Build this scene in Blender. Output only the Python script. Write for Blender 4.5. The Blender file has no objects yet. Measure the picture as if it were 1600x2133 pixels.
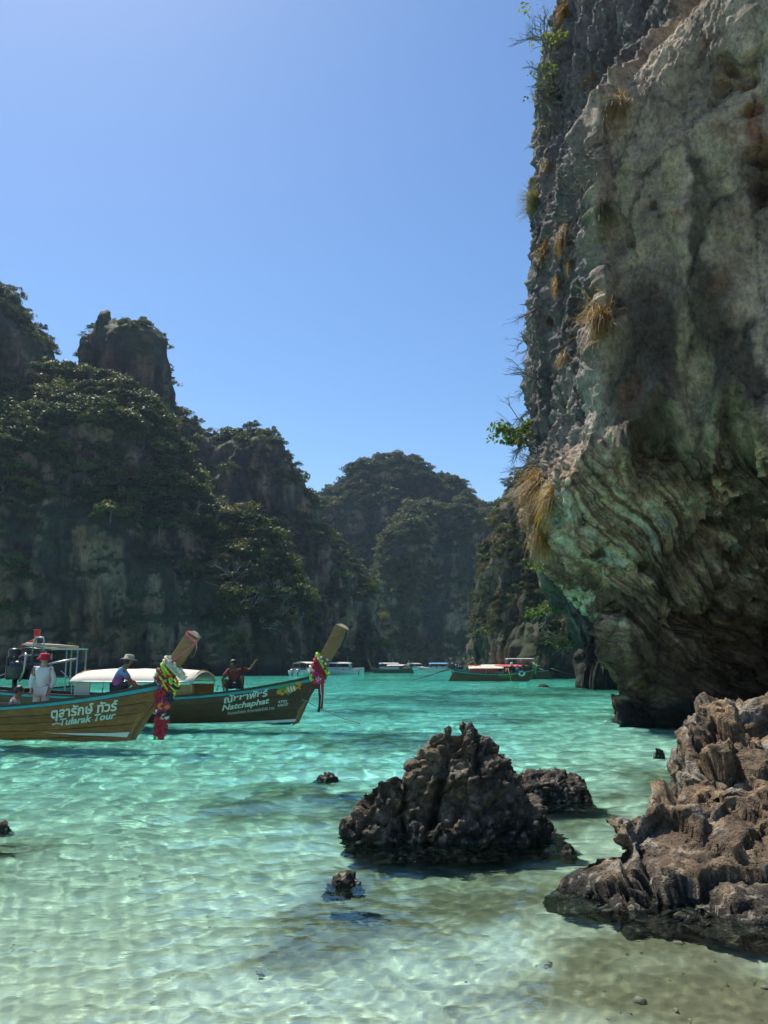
import bpy, bmesh, math, random
import numpy as np
from mathutils import Vector, Matrix, Euler
from mathutils.kdtree import KDTree

R = math.radians
sc = bpy.context.scene
C = sc.collection
random.seed(7)

# ------------------------------------------------------------------ camera
F_PX, CX, CY, CAM_H, PITCH = 1640.0, 800.0, 1066.5, 1.7, R(10.96)
cam = bpy.data.objects.new('camera', bpy.data.cameras.new('camera'))
C.objects.link(cam)
sc.camera = cam
cam.location = (0, 0, CAM_H)
cam.rotation_euler = (math.pi / 2 + PITCH, 0, 0)
cam.data.sensor_fit = 'HORIZONTAL'
cam.data.sensor_width = 36
cam.data.lens = F_PX / 1600 * 36
cam.data.clip_start = 0.05
cam.data.clip_end = 6000

# ------------------------------------------------------------------ sky and sun
SUN_EL, SUN_AZ = 60.0, -36.0
world = bpy.data.worlds.new('World')
sc.world = world
world.use_nodes = True
wn = world.node_tree
sky = wn.nodes.new('ShaderNodeTexSky')
sky.sky_type = 'NISHITA'
sky.sun_disc = False
sky.sun_elevation = R(SUN_EL)
sky.sun_rotation = R(SUN_AZ)
sky.air_density = 1.0
sky.dust_density = 0.4
sky.ozone_density = 3.0
hs = wn.nodes.new('ShaderNodeHueSaturation')
hs.inputs['Saturation'].default_value = 1.17
hs.inputs['Value'].default_value = 1.0
wn.links.new(sky.outputs[0], hs.inputs['Color'])
wn.links.new(hs.outputs[0], wn.nodes['Background'].inputs[0])
wn.nodes['Background'].inputs[1].default_value = 0.115

sun = bpy.data.lights.new('sun', 'SUN')
sun.energy = 5.0
sun.angle = R(0.53)
sun.color = (1.0, 0.94, 0.84)
sun.cycles.is_caustics_light = True
so = bpy.data.objects.new('sun', sun)
C.objects.link(so)
SUN_DIR = Vector((math.sin(R(SUN_AZ)) * math.cos(R(SUN_EL)), math.cos(R(SUN_AZ)) * math.cos(R(SUN_EL)), math.sin(R(SUN_EL))))
so.rotation_euler = SUN_DIR.to_track_quat('Z', 'Y').to_euler()

sc.view_settings.view_transform = 'Standard'
sc.view_settings.look = 'None'
sc.view_settings.exposure = 0.45
sc.view_settings.gamma = 1.0
sc.view_settings.use_curve_mapping = False
cy = sc.cycles
cy.use_denoising = True
cy.caustics_refractive = True
cy.caustics_reflective = False
cy.max_bounces = 7
cy.diffuse_bounces = 3
cy.glossy_bounces = 3
cy.transmission_bounces = 5
cy.volume_bounces = 0
cy.transparent_max_bounces = 8
cy.sample_clamp_indirect = 6
cy.use_adaptive_sampling = True
cy.adaptive_threshold = 0.03


# ------------------------------------------------------------------ helpers: pixels of the photograph to places
def ray(px, py):
    a = (px - CX) / F_PX
    b = -(py - CY) / F_PX
    return np.array([a, math.cos(PITCH) - b * math.sin(PITCH), math.sin(PITCH) + b * math.cos(PITCH)])


def at(px, py, Y):
    d = ray(px, py)
    k = Y / d[1]
    return Vector((d[0] * k, Y, CAM_H + d[2] * k))


def ground(px, py, z=0.0):
    d = ray(px, py)
    k = (z - CAM_H) / d[2]
    return Vector((d[0] * k, d[1] * k, z))


def project(P):
    P = np.asarray(P, float)
    x = P[..., 0]
    y = P[..., 1]
    z = P[..., 2] - CAM_H
    dep = y * math.cos(PITCH) + z * math.sin(PITCH)
    up = -y * math.sin(PITCH) + z * math.cos(PITCH)
    return CX + F_PX * x / dep, CY - F_PX * up / dep, dep


# ------------------------------------------------------------------ helpers: noise
_rng = np.random.default_rng(11)
_perm = _rng.permutation(256)
_perm = np.concatenate([_perm, _perm, _perm]).astype(np.int64)
_g = np.array([[1, 1, 0], [-1, 1, 0], [1, -1, 0], [-1, -1, 0], [1, 0, 1], [-1, 0, 1], [1, 0, -1], [-1, 0, -1],
               [0, 1, 1], [0, -1, 1], [0, 1, -1], [0, -1, -1], [1, 1, 0], [-1, 1, 0], [0, -1, 1], [0, -1, -1]], np.float32)


_gx, _gy, _gz = (np.ascontiguousarray(_g[:, k]) for k in range(3))
_perm32 = _perm.astype(np.int32)


def perlin(p):
    p = np.asarray(p, np.float32)
    shp = p.shape[:-1]
    p = p.reshape(-1, 3)
    out = np.empty(len(p), np.float32)
    for s0 in range(0, len(p), 65536):
        q = p[s0:s0 + 65536].T
        fl = np.floor(q)
        x, y, z = q - fl
        ix, iy, iz = fl.astype(np.int32) & 255
        u, v, w = (t * t * t * (t * (t * 6 - 15) + 10) for t in (x, y, z))
        acc = 0
        for dx in (0, 1):
            pa = _perm32.take(ix + dx) + iy
            wx = u if dx else 1 - u
            for dy in (0, 1):
                pb = _perm32.take(pa + dy) + iz
                wxy = wx * (v if dy else 1 - v)
                for dz in (0, 1):
                    h = _perm32.take(pb + dz) & 15
                    d = _gx.take(h) * (x - dx) + _gy.take(h) * (y - dy) + _gz.take(h) * (z - dz)
                    acc = acc + d * (wxy * (w if dz else 1 - w))
        out[s0:s0 + 65536] = acc
    return out.reshape(shp)


def fbm(p, octs=4, gain=0.5, lac=2.03):
    a, s = 1.0, 0.0
    p = np.asarray(p, np.float32)
    for k in range(octs):
        s = s + a * perlin(p + 17.3 * k)
        p = p * lac
        a *= gain
    return s


def ridged(p, octs=4, gain=0.5, lac=2.1):
    a, s = 1.0, 0.0
    p = np.asarray(p, np.float32)
    for k in range(octs):
        s = s + a * (1 - 2 * np.abs(perlin(p + 9.1 * k)))
        p = p * lac
        a *= gain
    return s


def fbl(p, octs=3):
    """fbm of a smooth field on a grid: worked out on every third point and filled in between"""
    n, m = p.shape[:2]
    ri = np.unique(np.append(np.arange(0, n, 3), n - 1))
    ci = np.unique(np.append(np.arange(0, m, 3), m - 1))
    g = fbm(p[np.ix_(ri, ci)], octs)
    a = np.empty((len(ri), m))
    k = np.clip(np.searchsorted(ci, np.arange(m), 'right') - 1, 0, len(ci) - 2)
    t = (np.arange(m) - ci[k]) / (ci[k + 1] - ci[k])
    a = g[:, k] * (1 - t) + g[:, k + 1] * t
    k = np.clip(np.searchsorted(ri, np.arange(n), 'right') - 1, 0, len(ri) - 2)
    t = ((np.arange(n) - ri[k]) / (ri[k + 1] - ri[k]))[:, None]
    return a[k] * (1 - t) + a[k + 1] * t


def sstep(a, b, x):
    t = np.clip((x - a) / (b - a), 0, 1)
    return t * t * (3 - 2 * t)


# ------------------------------------------------------------------ helpers: meshes and objects
def tag(o, label=None, cat=None, group=None, kind=None):
    if label:
        o['label'] = label
    if cat:
        o['category'] = cat
    if group:
        o['group'] = group
    if kind:
        o['kind'] = kind
    return o


def empty(name, loc=(0, 0, 0), rz=0, label=None, cat=None, group=None):
    o = bpy.data.objects.new(name, None)
    C.objects.link(o)
    o.location = loc
    o.rotation_euler = (0, 0, rz)
    return tag(o, label, cat, group)


def link(name, me, mat=None, parent=None, smooth=None):
    o = bpy.data.objects.new(name, me)
    C.objects.link(o)
    if mat is not None:
        me.materials.clear()
        me.materials.append(mat)
    if parent is not None:
        o.parent = parent
    if smooth is not None:
        me.polygons.foreach_set('use_smooth', np.full(len(me.polygons), smooth, bool))
    return o


def np_mesh(name, V, Q, smooth=True):
    V = np.asarray(V, np.float32).reshape(-1, 3)
    Q = np.asarray(Q, np.int32)
    k = Q.shape[1]
    me = bpy.data.meshes.new(name)
    me.vertices.add(len(V))
    me.vertices.foreach_set('co', V.ravel())
    me.loops.add(Q.size)
    me.loops.foreach_set('vertex_index', Q.ravel())
    me.polygons.add(len(Q))
    me.polygons.foreach_set('loop_start', np.arange(len(Q), dtype=np.int32) * k)
    me.update(calc_edges=True)
    me.polygons.foreach_set('use_smooth', np.full(len(Q), smooth, bool))
    return me


def grid_quads(n, m, flip=False):
    i = np.arange(n * m).reshape(n, m)
    q = np.stack([i[:-1, :-1], i[:-1, 1:], i[1:, 1:], i[1:, :-1]], -1).reshape(-1, 4)
    return q[:, ::-1] if flip else q


def grid_normals(P):
    du = np.gradient(P, axis=1)
    dv = np.gradient(P, axis=0)
    n = np.cross(du, dv)
    return n / (np.linalg.norm(n, axis=-1, keepdims=True) + 1e-9)


def set_attr(me, name, c):
    a = me.color_attributes.new(name, 'FLOAT_COLOR', 'POINT')
    c = np.asarray(c, np.float32).reshape(-1, c.shape[-1])
    if c.shape[1] == 3:
        c = np.concatenate([c, np.ones((len(c), 1), np.float32)], 1)
    a.data.foreach_set('color', c.ravel())


BENCH = bpy.data.scenes.new('bench')          # an empty side scene where modifiers and text are turned into meshes; removed at the end


def bake(o):
    BENCH.collection.objects.link(o)
    BENCH.view_layers[0].update()
    dg = BENCH.view_layers[0].depsgraph
    me = bpy.data.meshes.new_from_object(o.evaluated_get(dg))
    bpy.data.objects.remove(o)
    return me


class MB:
    """collects simple shapes; build() links them as one mesh object"""

    def __init__(s):
        s.v = []
        s.f = []

    def add(s, verts, faces):
        b = len(s.v)
        s.v += [tuple(p) for p in verts]
        s.f += [tuple(b + i for i in f) for f in faces]
        return s

    def box(s, c, d, rot=None):
        c = Vector(c)
        vs = []
        for x in (-.5, .5):
            for y in (-.5, .5):
                for z in (-.5, .5):
                    p = Vector((x * d[0], y * d[1], z * d[2]))
                    if rot:
                        p = Euler(rot).to_matrix() @ p
                    vs.append(c + p)
        return s.add(vs, [(0, 1, 3, 2), (4, 6, 7, 5), (0, 4, 5, 1), (2, 3, 7, 6), (0, 2, 6, 4), (1, 5, 7, 3)])

    def tube(s, pts, r, n=8, caps=True):
        pts = [Vector(p) for p in pts]
        rs = r if isinstance(r, (list, tuple)) else [r] * len(pts)
        vs, fs = [], []
        up = None
        for i, p in enumerate(pts):
            t = (pts[min(i + 1, len(pts) - 1)] - pts[max(i - 1, 0)])
            if t.length < 1e-9:
                t = Vector((0, 0, 1))
            t.normalize()
            if up is None:
                up = t.orthogonal().normalized()
            a = (up - t * up.dot(t))
            a = a.normalized() if a.length > 1e-6 else t.orthogonal().normalized()
            up = a
            b = t.cross(a)
            for k in range(n):
                an = 2 * math.pi * k / n
                vs.append(p + (a * math.cos(an) + b * math.sin(an)) * rs[i])
        for i in range(len(pts) - 1):
            for k in range(n):
                fs.append((i * n + k, i * n + (k + 1) % n, (i + 1) * n + (k + 1) % n, (i + 1) * n + k))
        if caps:
            fs.append(tuple(range(n - 1, -1, -1)))
            fs.append(tuple((len(pts) - 1) * n + k for k in range(n)))
        return s.add(vs, fs)

    def lathe(s, prof, c=(0, 0, 0), n=16, M=None):
        c = Vector(c)
        vs, fs = [], []
        for r, z in prof:
            for k in range(n):
                an = 2 * math.pi * k / n
                p = Vector((r * math.cos(an), r * math.sin(an), z))
                if M is not None:
                    p = M @ p
                vs.append(c + p)
        for i in range(len(prof) - 1):
            for k in range(n):
                fs.append((i * n + k, i * n + (k + 1) % n, (i + 1) * n + (k + 1) % n, (i + 1) * n + k))
        fs.append(tuple(range(n - 1, -1, -1)))
        fs.append(tuple((len(prof) - 1) * n + k for k in range(n)))
        return s.add(vs, fs)

    def ball(s, c, r, n=8, m=6, jit=0):
        c = Vector(c)
        r = Vector(r) if not isinstance(r, (int, float)) else Vector((r, r, r))
        prof = []
        vs, fs = [], []
        for i in range(m + 1):
            ph = math.pi * (i / m) - math.pi / 2
            for k in range(n):
                an = 2 * math.pi * k / n
                j = 1 + random.uniform(-jit, jit)
                vs.append(c + Vector((r.x * math.cos(ph) * math.cos(an), r.y * math.cos(ph) * math.sin(an), r.z * math.sin(ph))) * 1.0 * j if jit == 0 else
                          c + Vector((r.x * math.cos(ph) * math.cos(an) * j, r.y * math.cos(ph) * math.sin(an) * j, r.z * math.sin(ph) * j)))
        for i in range(m):
            for k in range(n):
                fs.append((i * n + k, i * n + (k + 1) % n, (i + 1) * n + (k + 1) % n, (i + 1) * n + k))
        return s.add(vs, fs)

    def prism(s, poly, y0, y1, taper=1.0):
        """polygon in x-z, extruded along y"""
        n = len(poly)
        cx = sum(p[0] for p in poly) / n
        cz = sum(p[1] for p in poly) / n
        vs = [(p[0], y0, p[1]) for p in poly] + [(cx + (p[0] - cx) * taper, y1, cz + (p[1] - cz) * taper) for p in poly]
        fs = [tuple(range(n)), tuple(range(2 * n - 1, n - 1, -1))]
        for i in range(n):
            j = (i + 1) % n
            fs.append((i, n + i, n + j, j))
        return s.add(vs, fs)

    def build(s, name, mat, parent=None, smooth=False, bevel=0.0):
        bm = bmesh.new()
        bv = [bm.verts.new(v) for v in s.v]
        for f in s.f:
            try:
                bm.faces.new([bv[i] for i in f])
            except ValueError:
                pass
        bmesh.ops.remove_doubles(bm, verts=bm.verts, dist=1e-5)
        bmesh.ops.recalc_face_normals(bm, faces=bm.faces)
        if bevel > 0:
            bmesh.ops.bevel(bm, geom=list(bm.edges), offset=bevel, segments=1, affect='EDGES', clamp_overlap=True)
        me = bpy.data.meshes.new(name)
        bm.to_mesh(me)
        bm.free()
        return link(name, me, mat, parent, smooth)


def copy_tree(o, parent=None):
    c = o.copy()
    C.objects.link(c)
    c.parent = parent
    for ch in list(o.children):
        copy_tree(ch, c)
    return c


# ------------------------------------------------------------------ helpers: materials
def new_mat(name):
    m = bpy.data.materials.new(name)
    m.use_nodes = True
    nt = m.node_tree
    return m, nt, nt.nodes['Principled BSDF'], nt.nodes['Material Output']


def N(nt, t, **kw):
    n = nt.nodes.new('ShaderNode' + t)
    for k, v in kw.items():
        if k in n.inputs.keys():
            n.inputs[k].default_value = v
        else:
            setattr(n, k, v)
    return n


def ramp(nt, stops, interp='LINEAR'):
    r = nt.nodes.new('ShaderNodeValToRGB')
    r.color_ramp.interpolation = interp
    e = r.color_ramp.elements
    while len(e) < len(stops):
        e.new(0.5)
    for i, (p, c) in enumerate(stops):
        e[i].position = p
        e[i].color = (*c, 1) if len(c) == 3 else c
    return r


def mixc(nt, a, b, f, mode='MIX'):
    m = nt.nodes.new('ShaderNodeMix')
    m.data_type = 'RGBA'
    m.blend_type = mode
    for sock, v in ((m.inputs[6], a), (m.inputs[7], b), (m.inputs[0], f)):
        if hasattr(v, 'is_linked') or isinstance(v, bpy.types.NodeSocket):
            nt.links.new(v, sock)
        elif isinstance(v, (int, float)):
            sock.default_value = v
        else:
            sock.default_value = (*v, 1)
    return m.outputs[2]


def coords(nt, scale=(1, 1, 1), kind='Object'):
    tc = N(nt, 'TexCoord')
    mp = N(nt, 'Mapping')
    mp.inputs['Scale'].default_value = scale
    nt.links.new(tc.outputs[kind], mp.inputs['Vector'])
    return mp.outputs[0]


def paint(name, col, rough=0.5, var=0.25, scale=6.0, bump=0.0, stretch=(1, 1, 1), spec=0.5, metal=0.0, sheen=0.0):
    m, nt, b, out = new_mat(name)
    v = coords(nt, stretch)
    n = N(nt, 'TexNoise', Scale=scale, Detail=6.0, Roughness=0.65)
    nt.links.new(v, n.inputs['Vector'])
    lo = tuple(c * (1 - var) for c in col)
    hi = tuple(min(1, c * (1 + var)) for c in col)
    r = ramp(nt, [(0.3, lo), (0.7, hi)])
    nt.links.new(n.outputs[0], r.inputs[0])
    nt.links.new(r.outputs[0], b.inputs['Base Color'])
    b.inputs['Roughness'].default_value = rough
    b.inputs['Metallic'].default_value = metal
    b.inputs['Specular IOR Level'].default_value = spec
    if bump:
        bp = N(nt, 'Bump', Strength=bump, Distance=0.02)
        nt.links.new(n.outputs[0], bp.inputs['Height'])
        nt.links.new(bp.outputs[0], b.inputs['Normal'])
    return m


def wood(name, dark, light, rough=0.35, var=0.5):
    m, nt, b, out = new_mat(name)
    v = coords(nt, (0.8, 9, 9))
    oi = N(nt, 'ObjectInfo')
    n = N(nt, 'TexNoise', Scale=2.2, Detail=7.0, Roughness=0.7, Distortion=0.6)
    ad = N(nt, 'VectorMath', operation='ADD')
    nt.links.new(v, ad.inputs[0])
    nt.links.new(oi.outputs['Random'], ad.inputs[1])
    nt.links.new(ad.outputs[0], n.inputs['Vector'])
    r = ramp(nt, [(0.28, dark), (0.52, tuple((a + c) / 2 for a, c in zip(dark, light))), (0.75, light)])
    nt.links.new(n.outputs[0], r.inputs[0])
    n2 = N(nt, 'TexNoise', Scale=1.3, Detail=5.0, Roughness=0.6)
    nt.links.new(coords(nt, (1, 1, 1)), n2.inputs['Vector'])
    r2 = ramp(nt, [(0.35, (0.45, 0.42, 0.4)), (0.6, (1, 1, 1))])
    nt.links.new(n2.outputs[0], r2.inputs[0])
    c = mixc(nt, r.outputs[0], r2.outputs[0], var, 'MULTIPLY')
    mr = N(nt, 'MapRange')
    mr.inputs[3].default_value = 0.8
    mr.inputs[4].default_value = 1.2
    nt.links.new(oi.outputs['Random'], mr.inputs[0])
    c2 = mixc(nt, c, mr.outputs[0], 1.0, 'MULTIPLY')
    nt.links.new(c2, b.inputs['Base Color'])
    b.inputs['Roughness'].default_value = rough
    bp = N(nt, 'Bump', Strength=0.25, Distance=0.01)
    nt.links.new(n.outputs[0], bp.inputs['Height'])
    nt.links.new(bp.outputs[0], b.inputs['Normal'])
    return m


def leafy(name, stops, trans=0.35):
    m, nt, b, out = new_mat(name)
    oi = N(nt, 'ObjectInfo')
    geo = N(nt, 'NewGeometry')
    n = N(nt, 'TexNoise', Scale=0.9, Detail=2.0)
    nt.links.new(coords(nt, (1, 1, 1)), n.inputs['Vector'])
    a1 = N(nt, 'Math', operation='MULTIPLY_ADD')
    nt.links.new(oi.outputs['Random'], a1.inputs[0])
    a1.inputs[1].default_value = 0.62
    a2 = N(nt, 'Math', operation='MULTIPLY_ADD')
    nt.links.new(n.outputs[0], a2.inputs[0])
    a2.inputs[1].default_value = 0.5
    a2.inputs[2].default_value = -0.08
    nt.links.new(a2.outputs[0], a1.inputs[2])
    r = ramp(nt, stops)
    nt.links.new(a1.outputs[0], r.inputs[0])
    nt.links.new(r.outputs[0], b.inputs['Base Color'])
    b.inputs['Roughness'].default_value = 0.55
    b.inputs['Specular IOR Level'].default_value = 0.35
    t = N(nt, 'BsdfTranslucent')
    tc = mixc(nt, r.outputs[0], (1.25, 1.35, 0.7), 1.0, 'MULTIPLY')
    nt.links.new(tc, t.inputs['Color'])
    mx = N(nt, 'MixShader', Fac=trans)
    nt.links.new(b.outputs[0], mx.inputs[1])
    nt.links.new(t.outputs[0], mx.inputs[2])
    nt.links.new(mx.outputs[0], out.inputs['Surface'])
    return m


def attr_rock(name, fine=6.0, bump=0.6, dist=0.05, rough=0.85, streak=None, mult=((0.35, 0.33, 0.3), (1.25, 1.22, 1.18)), pits=0.0):
    """rock whose large colour zones sit in the mesh attribute 'stain'; grain and relief come from noise"""
    m, nt, b, out = new_mat(name)
    vc = N(nt, 'VertexColor')
    vc.layer_name = 'stain'
    v = coords(nt)
    n1 = N(nt, 'TexNoise', Scale=fine, Detail=9.0, Roughness=0.68, Distortion=0.35)
    nt.links.new(v, n1.inputs['Vector'])
    r1 = ramp(nt, [(0.32, mult[0]), (0.5, (0.85, 0.85, 0.85)), (0.68, mult[1])])
    nt.links.new(n1.outputs[0], r1.inputs[0])
    c = mixc(nt, vc.outputs[0], r1.outputs[0], 1.0, 'MULTIPLY')
    h = n1.outputs[0]
    if streak:
        vs = coords(nt, streak)
        n2 = N(nt, 'TexNoise', Scale=1.0, Detail=7.0, Roughness=0.62, Distortion=0.8)
        nt.links.new(vs, n2.inputs['Vector'])
        r2 = ramp(nt, [(0.34, (0.42, 0.42, 0.42)), (0.52, (1, 1, 1)), (0.72, (1.3, 1.28, 1.2))])
        nt.links.new(n2.outputs[0], r2.inputs[0])
        c = mixc(nt, c, r2.outputs[0], 0.85, 'MULTIPLY')
    if pits:
        vo = N(nt, 'TexVoronoi', Scale=pits)
        vo.feature = 'F1'
        nt.links.new(v, vo.inputs['Vector'])
        rp = ramp(nt, [(0.0, (0, 0, 0)), (0.35, (1, 1, 1))])
        nt.links.new(vo.outputs['Distance'], rp.inputs[0])
        ad = N(nt, 'Math', operation='MULTIPLY_ADD')
        nt.links.new(rp.outputs[0], ad.inputs[0])
        ad.inputs[1].default_value = 0.35
        nt.links.new(n1.outputs[0], ad.inputs[2])
        h = ad.outputs[0]
    nt.links.new(c, b.inputs['Base Color'])
    b.inputs['Roughness'].default_value = rough
    b.inputs['Specular IOR Level'].default_value = 0.3
    bp = N(nt, 'Bump', Strength=bump, Distance=dist)
    nt.links.new(h, bp.inputs['Height'])
    nt.links.new(bp.outputs[0], b.inputs['Normal'])
    return m


# ------------------------------------------------------------------ the sea floor and the water
ROCK_SPOTS = []        # (x, y, radius): weedy patches of the sea floor round the boulders
for px, py, r in ((930, 1800, 1.0), (780, 1800, .7), (1080, 1830, .8), (760, 1880, .75), (640, 1905, .55), (690, 1640, 1.3), (520, 1650, .9), (600, 1620, 1.0), (720, 1845, .5),
                  (0, 1740, .7), (1420, 2020, 1.2), (1560, 2060, 1.1), (1330, 1990, .5), (1480, 2133, .8), (1180, 1690, .55), (1130, 1660, .9), (1400, 1490, 3.0),
                  (1330, 1475, 2.0), (1360, 1600, .8), (1480, 1640, 1.5), (1280, 1640, .4), (800, 1525, 2.4), (680, 1530, 1.2), (760, 1475, 3), (1250, 1435, 6), (1150, 1445, 4), (950, 1460, 4), (850, 1450, 5), (1060, 1490, 2.0), (1000, 1440, 6)):
    p = ground(px, py)
    ROCK_SPOTS.append((p.x, p.y, r))


def sea_depth(X, Y):
    base = np.interp(Y, [0, 2, 4, 7, 12, 20, 32, 60, 110, 400], [0.1, 0.26, 0.44, 0.74, 1.25, 1.7, 2.05, 2.3, 2.5, 2.6])
    right = sstep(-0.02, 0.42, X / np.maximum(Y, 1)) * sstep(70, 10, Y)
    base = base * (1 - 0.42 * right)
    return base


def weed(X, Y):
    m = np.zeros_like(X)
    P = np.stack([X, Y * 1.0, X * 0], -1)
    w = fbm(P * 1.3, 3) * 0.5
    for x, y, r in ROCK_SPOTS:
        d = np.hypot((X - x), (Y - y) * 0.8) / r
        m = np.maximum(m, sstep(1.25, 0.2, d + 1.5 * w) * 0.82)
    far = fbm(np.stack([X * 0.09, Y * 0.06, X * 0 + 4], -1), 4)
    m = np.maximum(m, sstep(0.3, 0.55, far) * 0.4 * sstep(14, 30, Y))
    return m


def build_sea():
    # sea floor
    n = 420
    t = np.linspace(0, 1, n)
    Yr = np.concatenate([[-60, -20, -5], 1.0 * (650 / 1.0) ** t[:-3]])
    s = np.linspace(-1, 1, 320)
    Y = np.repeat(Yr[:, None], 320, 1)
    X = s[None] * (np.abs(Y) * 0.95 + 4) + np.sign(s)[None] * np.abs(s)[None] ** 6 * 60
    D = sea_depth(X, Y)
    W = weed(X, Y)
    P = np.stack([X, Y, X * 0], -1)
    Z = -D + 0.035 * fbm(P * 0.8, 3) + W * (0.05 + 0.07 * fbm(P * 4.0, 3)) * np.minimum(1, D)
    Z = np.minimum(Z, -0.06)
    me = np_mesh('seabed', np.stack([X, Y, Z], -1), grid_quads(n, 320))
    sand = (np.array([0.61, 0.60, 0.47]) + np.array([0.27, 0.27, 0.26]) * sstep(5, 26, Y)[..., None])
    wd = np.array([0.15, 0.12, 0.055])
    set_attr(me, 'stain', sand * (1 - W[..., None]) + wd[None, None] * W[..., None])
    m, nt, b, out = new_mat('seabed_sand')
    vc = N(nt, 'VertexColor')
    vc.layer_name = 'stain'
    nz = N(nt, 'TexNoise', Scale=5.0, Detail=8.0, Roughness=0.7)
    nt.links.new(coords(nt), nz.inputs['Vector'])
    r = ramp(nt, [(0.3, (0.78, 0.78, 0.74)), (0.65, (1.06, 1.05, 1.03))])
    nt.links.new(nz.outputs[0], r.inputs[0])
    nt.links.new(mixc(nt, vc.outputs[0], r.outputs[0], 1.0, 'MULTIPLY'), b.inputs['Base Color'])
    b.inputs['Roughness'].default_value = 1.0
    b.inputs['Specular IOR Level'].default_value = 0.0
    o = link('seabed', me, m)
    tag(o, 'pale sandy sea floor with dark weedy patches', 'sea floor', kind='structure')
    o.cycles.is_caustics_receiver = True

    # water surface: many small waves, finer near the shore
    n, mcol = 900, 560
    t = np.linspace(0, 1, n - 2)
    Yr = np.concatenate([[-60, -6], 2.2 * (620 / 2.2) ** t])
    s = np.linspace(-1, 1, mcol)
    Y = np.repeat(Yr[:, None], mcol, 1)
    X = s[None] * (np.abs(Y) * 0.66 + 2.2) + np.sign(s)[None] * np.abs(s)[None] ** 40 * (60 + np.abs(Y) * .3)
    Z = np.zeros_like(X)
    rng = np.random.default_rng(5)
    sx = (np.abs(Y) * 1.32 + 4.4) / mcol
    sy = np.maximum(np.gradient(Yr), 0.001)[:, None] * np.ones_like(X)
    E_kept = np.zeros_like(X)
    E_all = 0.0
    for k in range(96):
        lam = 0.075 * (3.6 / 0.075) ** rng.random()
        th = rng.normal(R(104), 0.62 if lam > 0.5 else 0.95)
        kk = 2 * math.pi / lam
        steep = 0.0215 * (1.0 if lam < 0.9 else 0.75) * (0.62 if lam < 0.16 else 1)
        amp = steep * lam / (2 * math.pi) * 1.55 * min(1.0, (1.6 / lam) ** 0.6)
        samp = np.maximum(sy * abs(math.sin(th)), sx * abs(math.cos(th)))
        fade = np.clip(lam / (samp * 3.2) - 0.6, 0, 1)
        E_all += (amp * kk) ** 2
        E_kept += (fade * amp * kk) ** 2
        ph = kk * (X * math.cos(th) + Y * math.sin(th)) + rng.random() * 6.28
        mod = 0.7 + 0.5 * np.sin(X * rng.normal(0, .5) + Y * rng.normal(0, .35) + rng.random() * 6.28)
        calm = (0.24 + 0.76 * sstep(4, 18, Y)) if lam > .3 else (0.42 + .45 * sstep(4, 12, Y) if lam > .15 else .85)
        Z += fade * amp * mod * calm * (np.sin(ph) + 0.22 * np.sin(2 * ph + 1.2))
    me = np_mesh('water', np.stack([X, Y, Z], -1), grid_quads(n, mcol))
    D = sea_depth(X, Y)
    # colour the water column gives to light passing through it, deeper = more turquoise
    col = np.stack([np.exp(-0.39 * D), np.exp(-0.022 * D), np.exp(-0.032 * D), 1 - E_kept / E_all], -1)
    set_attr(me, 'depth', col)
    m, nt, b, out = new_mat('sea_water')
    nt.nodes.remove(b)
    g = N(nt, 'BsdfGlass')
    g.inputs['IOR'].default_value = 1.333
    g.inputs['Roughness'].default_value = 0.0
    a = N(nt, 'VertexColor')
    a.layer_name = 'depth'
    nt.links.new(a.outputs[0], g.inputs['Color'])
    bn = N(nt, 'TexNoise', Scale=1.0, Detail=4.0, Roughness=0.6)
    nt.links.new(coords(nt, (2.2, 4.5, 3)), bn.inputs['Vector'])
    bp = N(nt, 'Bump', Strength=0.16, Distance=0.06)
    nt.links.new(bn.outputs[0], bp.inputs['Height'])
    st = N(nt, 'MapRange')          # ripples too small for the far mesh go into the relief
    st.inputs[3].default_value = 0.12
    st.inputs[4].default_value = 1.0
    nt.links.new(a.outputs['Alpha'], st.inputs[0])
    nt.links.new(st.outputs[0], bp.inputs['Strength'])
    nt.links.new(bp.outputs[0], g.inputs['Normal'])
    nt.links.new(g.outputs[0], out.inputs['Surface'])
    o = link('water', me, m)
    tag(o, 'clear turquoise sea water with small ripples', 'water', kind='structure')
    o.cycles.is_caustics_caster = True


build_sea()

# ------------------------------------------------------------------ limestone hills round the bay
M_HILL = attr_rock('hill_limestone', fine=0.35, bump=0.7, dist=0.6, streak=(1.5, 1.5, 0.10))
LIME = np.array([0.26, 0.165, 0.118])
LIME_D = np.array([0.055, 0.045, 0.04])
MOSS = np.array([0.045, 0.06, 0.024])


def resample(pts, n):
    pts = np.asarray(pts, float)
    d = np.concatenate([[0], np.cumsum(np.hypot(*np.diff(pts, axis=0).T))])
    t = np.linspace(0, d[-1], n)
    return np.stack([np.interp(t, d, pts[:, k]) for k in range(2)], 1), t / d[-1]


HILLS = {}


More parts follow.
